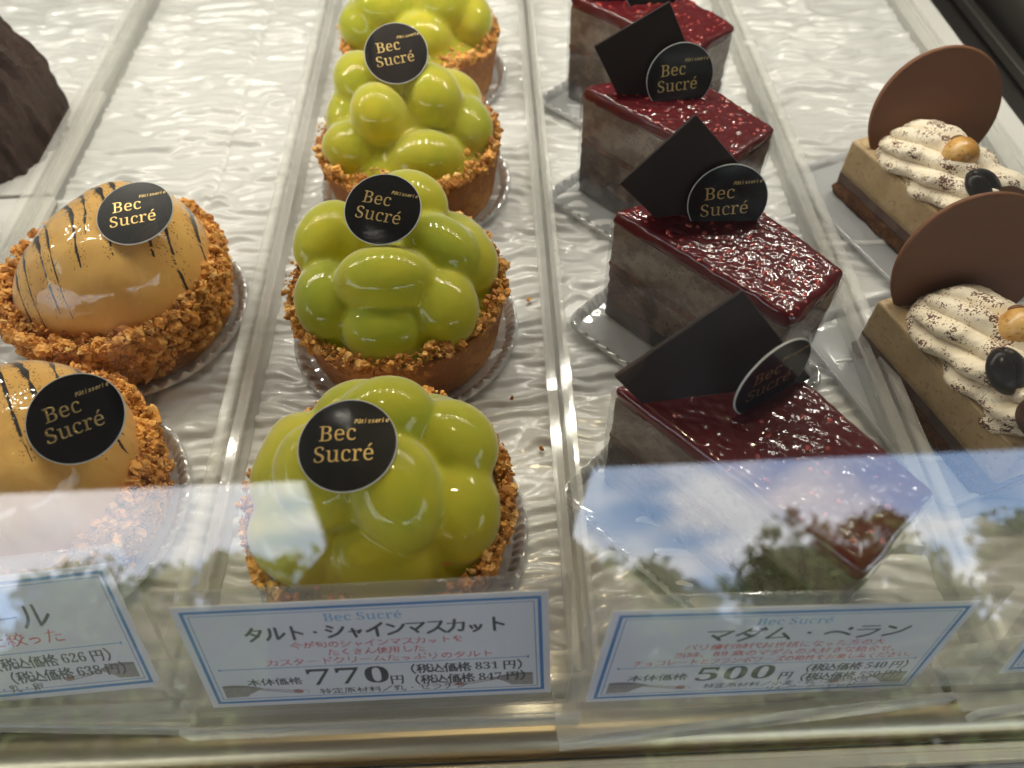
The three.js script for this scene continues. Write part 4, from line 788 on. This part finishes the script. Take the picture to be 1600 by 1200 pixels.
// ---------------------------------------------------------------- outside, mirrored in the glass: trees and the photographer
{
  const bark = std({ color: rgb(0.07, 0.055, 0.042), roughness: 0.9 }), protos = [];
  for (let k = 0; k < 3; k++) {
    reseed(300 + k);
    const pos = [], nor = [], col = [], lumps = [];
    for (let i = 0; i < 13; i++) { const a = rr(0, 6.28), r = Math.sqrt(rnd()) * 1.0; lumps.push([r * Math.cos(a), rr(2.45, 3.75) - 0.25 * r, r * Math.sin(a), rr(0.34, 0.62)]); }
    for (let i = 0; i < 3600; i++) {
      const L = lumps[Math.floor(rnd() * lumps.length)], d = V(rr(-1, 1), rr(-1, 1), rr(-1, 1)).normalize().multiplyScalar(L[3] * (0.55 + 0.5 * rnd())), c = V(L[0], L[1], L[2]).add(d), s = rr(0.05, 0.1);
      const u = V(rr(-1, 1), rr(-1, 1), rr(-1, 1)).normalize(), w = V(rr(-1, 1), rr(-1, 1), rr(-1, 1)).cross(u).normalize(), n = u.clone().cross(w), b = rr(0.7, 1.35), tone = [0.1 * b, 0.15 * b, 0.03 * b];
      const A = c.clone().addScaledVector(u, s), B = c.clone().addScaledVector(w, s * 0.6), C = c.clone().addScaledVector(u, -s), D = c.clone().addScaledVector(w, -s * 0.6);
      for (const p of [A, B, C, A, C, D]) { pos.push(p.x, p.y, p.z); nor.push(n.x, n.y, n.z); col.push(...tone); }
    }
    const crown = geom(pos, null, { normal: nor, color: col }), limbs = [];
    limbs.push(new THREE.CylinderGeometry(0.06, 0.11, 2.6, 10).translate(0, 1.3, 0));
    for (const L of lumps.slice(0, 5)) { const c = new THREE.CatmullRomCurve3([V(0, 2.1, 0), V(L[0] * 0.4, 2.5, L[2] * 0.4), V(L[0], L[1], L[2])]); limbs.push(new THREE.TubeGeometry(c, 6, 0.03, 6).toNonIndexed()); }
    protos.push([crown, mergeGeometries(limbs.map((g) => { const h = g.index ? g.toNonIndexed() : g; h.deleteAttribute('uv'); return h; }))]);
  }
  const leaf = std({ color: 0xffffff, vertexColors: true, roughness: 0.75, side: THREE.DoubleSide });
  {
    reseed(41); const pos = [], nor = [], col = [];
    for (let i = 0; i < 46000; i++) {
      const x = rr(-24, 24), top = 3.3 + 1.1 * fbm(x * 0.35, 2.1, 0.4, 3) * 1.6, c = V(x, FLOOR + Math.pow(rnd(), 0.8) * top, 21 + rr(-0.9, 0.9)), s = rr(0.13, 0.25), b = rr(0.7, 1.4);
      const u = V(rr(-1, 1), rr(-1, 1), rr(-1, 1)).normalize(), w = V(rr(-1, 1), rr(-1, 1), rr(-1, 1)).cross(u).normalize(), n = u.clone().cross(w);
      const A = c.clone().addScaledVector(u, s), B = c.clone().addScaledVector(w, s * 0.6), C = c.clone().addScaledVector(u, -s), D = c.clone().addScaledVector(w, -s * 0.6);
      for (const p of [A, B, C, A, C, D]) { pos.push(p.x, p.y, p.z); nor.push(n.x, n.y, n.z); col.push(0.11 * b, 0.14 * b, 0.05 * b); }
    }
    const wood = part('far_wood', geom(pos, null, { normal: nor, color: col }), leaf, scene);
    wood.userData = { label: 'far belt of shrubs mirrored behind the tree trunks', category: 'shrubs', kind: 'stuff' };
  }
  reseed(9);
  [-9.4, -7.6, -6.0, -4.3, -2.9, -1.2, 0.3, 1.5, 2.7, 4.4, 5.2, 6.6, 8.1, 9.6].forEach((x, i) => {
    const t = thing('street_tree', 'slender leafy tree outside, mirrored in the slanted glass', 'tree', [x, FLOOR, rr(10.5, 13.5)], rr(0, 6), 'trees mirrored in the glass'), s = rr(0.86, 1.12);
    t.scale.set(s * 1.1, s, s * 1.1);
    part('crown', protos[i % 3][0], leaf, t); part('trunk', protos[i % 3][1], bark, t);
  });
}
{
  const cap = (a, b, ra, rb) => { const ab = [b[0] - a[0], b[1] - a[1], b[2] - a[2]], l = ab[0] ** 2 + ab[1] ** 2 + ab[2] ** 2 || 1e-9; return (x, y, z) => { const px = x - a[0], py = y - a[1], pz = z - a[2], t = clamp((px * ab[0] + py * ab[1] + pz * ab[2]) / l, 0, 1); return Math.hypot(px - ab[0] * t, py - ab[1] * t, pz - ab[2] * t) - lerp(ra, rb, t); }; };
  const join = (list, k) => (x, y, z) => { let d = 9; for (const f of list) d = smin(d, f(x, y, z), k); return d; };
  const mk = (f, lo, hi, c) => { const s = surfaceNets(f, lo, hi, c); return geom(s.pos, s.idx, { normal: s.nor }); };
  const px = -0.03, pz = 0.56, P = thing('person', 'photographer in dark clothes holding up a phone, mirrored in the glass', 'person', [px, FLOOR, pz]);
  const Rg = V(1, 0, 0).applyQuaternion(camera.quaternion), Up = V(0, 1, 0).applyQuaternion(camera.quaternion), Bk = V(0, 0, 1).applyQuaternion(camera.quaternion);
  const phone = camera.position.clone().addScaledVector(Rg, -0.055).addScaledVector(Up, -0.02).addScaledVector(Bk, 0.009);
  const loc = (r, u, b) => { const v = phone.clone().addScaledVector(Rg, r).addScaledVector(Up, u).addScaledVector(Bk, b); return [v.x - px, v.y - FLOOR, v.z - pz]; };
  const handR = [], handL = [], wr = {};
  for (const [s, list] of [[1, handR], [-1, handL]]) {
    wr[s] = loc(s * 0.105, -0.075, 0.05);
    list.push(cap(wr[s], loc(s * 0.092, -0.05, 0.03), 0.024, 0.026), cap(loc(s * 0.098, -0.045, 0.028), loc(s * 0.082, -0.062, 0.022), 0.018, 0.017));
    [[0.070, 0.0085], [0.052, 0.0088], [0.034, 0.0085], [0.018, 0.0075]].forEach(([r, rad], i) => { const a = loc(s * (r + 0.016), -0.056, 0.022), b = loc(s * r, -0.05, -0.004), c = loc(s * (r - 0.012), -0.046, -0.012 + 0.002 * i); list.push(cap(a, b, rad + 0.001, rad), cap(b, c, rad, rad - 0.001)); });
    list.push(cap(loc(s * 0.095, -0.035, 0.035), loc(s * 0.086, -0.008, 0.022), 0.013, 0.011), cap(loc(s * 0.086, -0.008, 0.022), loc(s * 0.066, 0.006, 0.0155), 0.0105, 0.009));
  }
  const sh = (s) => [s * 0.155, 1.335, -0.1], el = (s) => [s * 0.2 + 0.02, 1.07, -0.27];
  const torso = [cap([0, 0.93, 0], [0, 1.1, -0.03], 0.115, 0.108), cap([-0.045, 1.1, -0.03], [-0.06, 1.27, -0.075], 0.1, 0.1), cap([0.045, 1.1, -0.03], [0.06, 1.27, -0.075], 0.1, 0.1), cap([-0.12, 1.335, -0.095], [0.12, 1.335, -0.095], 0.062, 0.062), cap([0, 1.36, -0.1], [0, 1.45, -0.135], 0.055, 0.05)];
  const arms = [1, -1].flatMap((s) => [cap(sh(s), el(s), 0.052, 0.042), cap(el(s), wr[s], 0.04, 0.026)]);
  const legs = [1, -1].flatMap((s) => [cap([s * 0.085, 0.92, 0.01], [s * 0.095, 0.5, 0.005], 0.088, 0.06), cap([s * 0.095, 0.5, 0.005], [s * 0.1, 0.09, 0.03], 0.056, 0.038), cap([s * 0.1, 0.045, 0.04], [s * 0.115, 0.035, -0.13], 0.04, 0.034)]);
  const hc = [0, 1.535, -0.165];
  const head = [(x, y, z) => { const a = (x - hc[0]) / 0.074, b = (y - hc[1] - 0.012) / 0.108, c = (z - hc[2]) / 0.094; return (Math.hypot(a, b, c) - 1) * 0.08; }, cap([0, 1.485, -0.195], [0, 1.46, -0.215], 0.045, 0.03), cap([0, 1.545, -0.255], [0, 1.515, -0.272], 0.009, 0.014), cap([0, 1.478, -0.248], [0, 1.478, -0.25], 0.02, 0.02), cap([0.075, 1.55, -0.155], [0.074, 1.51, -0.16], 0.014, 0.01), cap([-0.075, 1.55, -0.155], [-0.074, 1.51, -0.16], 0.014, 0.01)];
  const skin = std({ color: rgb(0.42, 0.25, 0.17), roughness: 0.6 });
  const bodyParts = [mk(join([...torso, ...arms, ...legs], 0.035), [-0.4, 0, -0.66], [0.4, 1.5, 0.2], 0.016), mk(join(head, 0.018), [-0.11, 1.4, -0.3], [0.11, 1.68, -0.04], 0.006), mk(join(handR, 0.007), [-0.1, 0.78, -0.72], [0.36, 1.12, -0.4], 0.004), mk(join(handL, 0.007), [-0.36, 0.78, -0.72], [0.12, 1.12, -0.4], 0.004)];
  const body = part('body', mergeGeometries(bodyParts), skin, P);
  const grow = (f, r) => (x, y, z) => f(x, y, z) - r;
  const cut = (f, g) => (x, y, z) => Math.max(f(x, y, z), g(x, y, z));
  part('jacket', mk(cut(grow(join([...torso.slice(0, 4), ...arms], 0.035), 0.012), (x, y, z) => Math.max(0.86 - y, -(z + 0.5))), [-0.4, 0.8, -0.7], [0.4, 1.5, 0.2], 0.014), std({ color: rgb(0.022, 0.022, 0.026), roughness: 0.85 }), P);
  part('trousers', mk(cut(grow(join([torso[0], ...legs.filter((_, i) => i % 3 < 2)], 0.03), 0.01), (x, y) => Math.max(y - 0.95, 0.1 - y)), [-0.3, 0.06, -0.25], [0.3, 1.0, 0.25], 0.014), std({ color: rgb(0.03, 0.035, 0.05), roughness: 0.85 }), P);
  part('hair', mk((x, y, z) => { const a = (x - hc[0]) / 0.083, b = (y - hc[1] - 0.022) / 0.112, c = (z - hc[2] - 0.012) / 0.1; return Math.max((Math.hypot(a, b, c) - 1) * 0.085, -(z - hc[2] + 0.045 + (y - hc[1] - 0.06) * 0.5), 1.47 - y); }, [-0.12, 1.42, -0.3], [0.12, 1.7, 0.0], 0.006), std({ color: rgb(0.02, 0.016, 0.013), roughness: 0.5 }), P);
  const eye = new THREE.SphereGeometry(0.012, 16, 10), em = std({ color: rgb(0.5, 0.48, 0.45), roughness: 0.2 });
  for (const s of [-1, 1]) part('eye', eye.clone().translate(s * 0.03, 1.547, -0.243), em, P);
  const ph = thing('phone', 'dark phone held up by the photographer', 'phone', phone.toArray()); ph.quaternion.copy(camera.quaternion);
  part('case', rbox(0.147, 0.0715, 0.0078, 0.003), M.darkPlastic, ph);
  part('screen', rbox(0.141, 0.066, 0.0006, 0.0002, 0, 0, 0.0041), std({ color: rgb(0.02, 0.02, 0.022), roughness: 0.1 }), ph);
}
renderer.render(scene, camera);
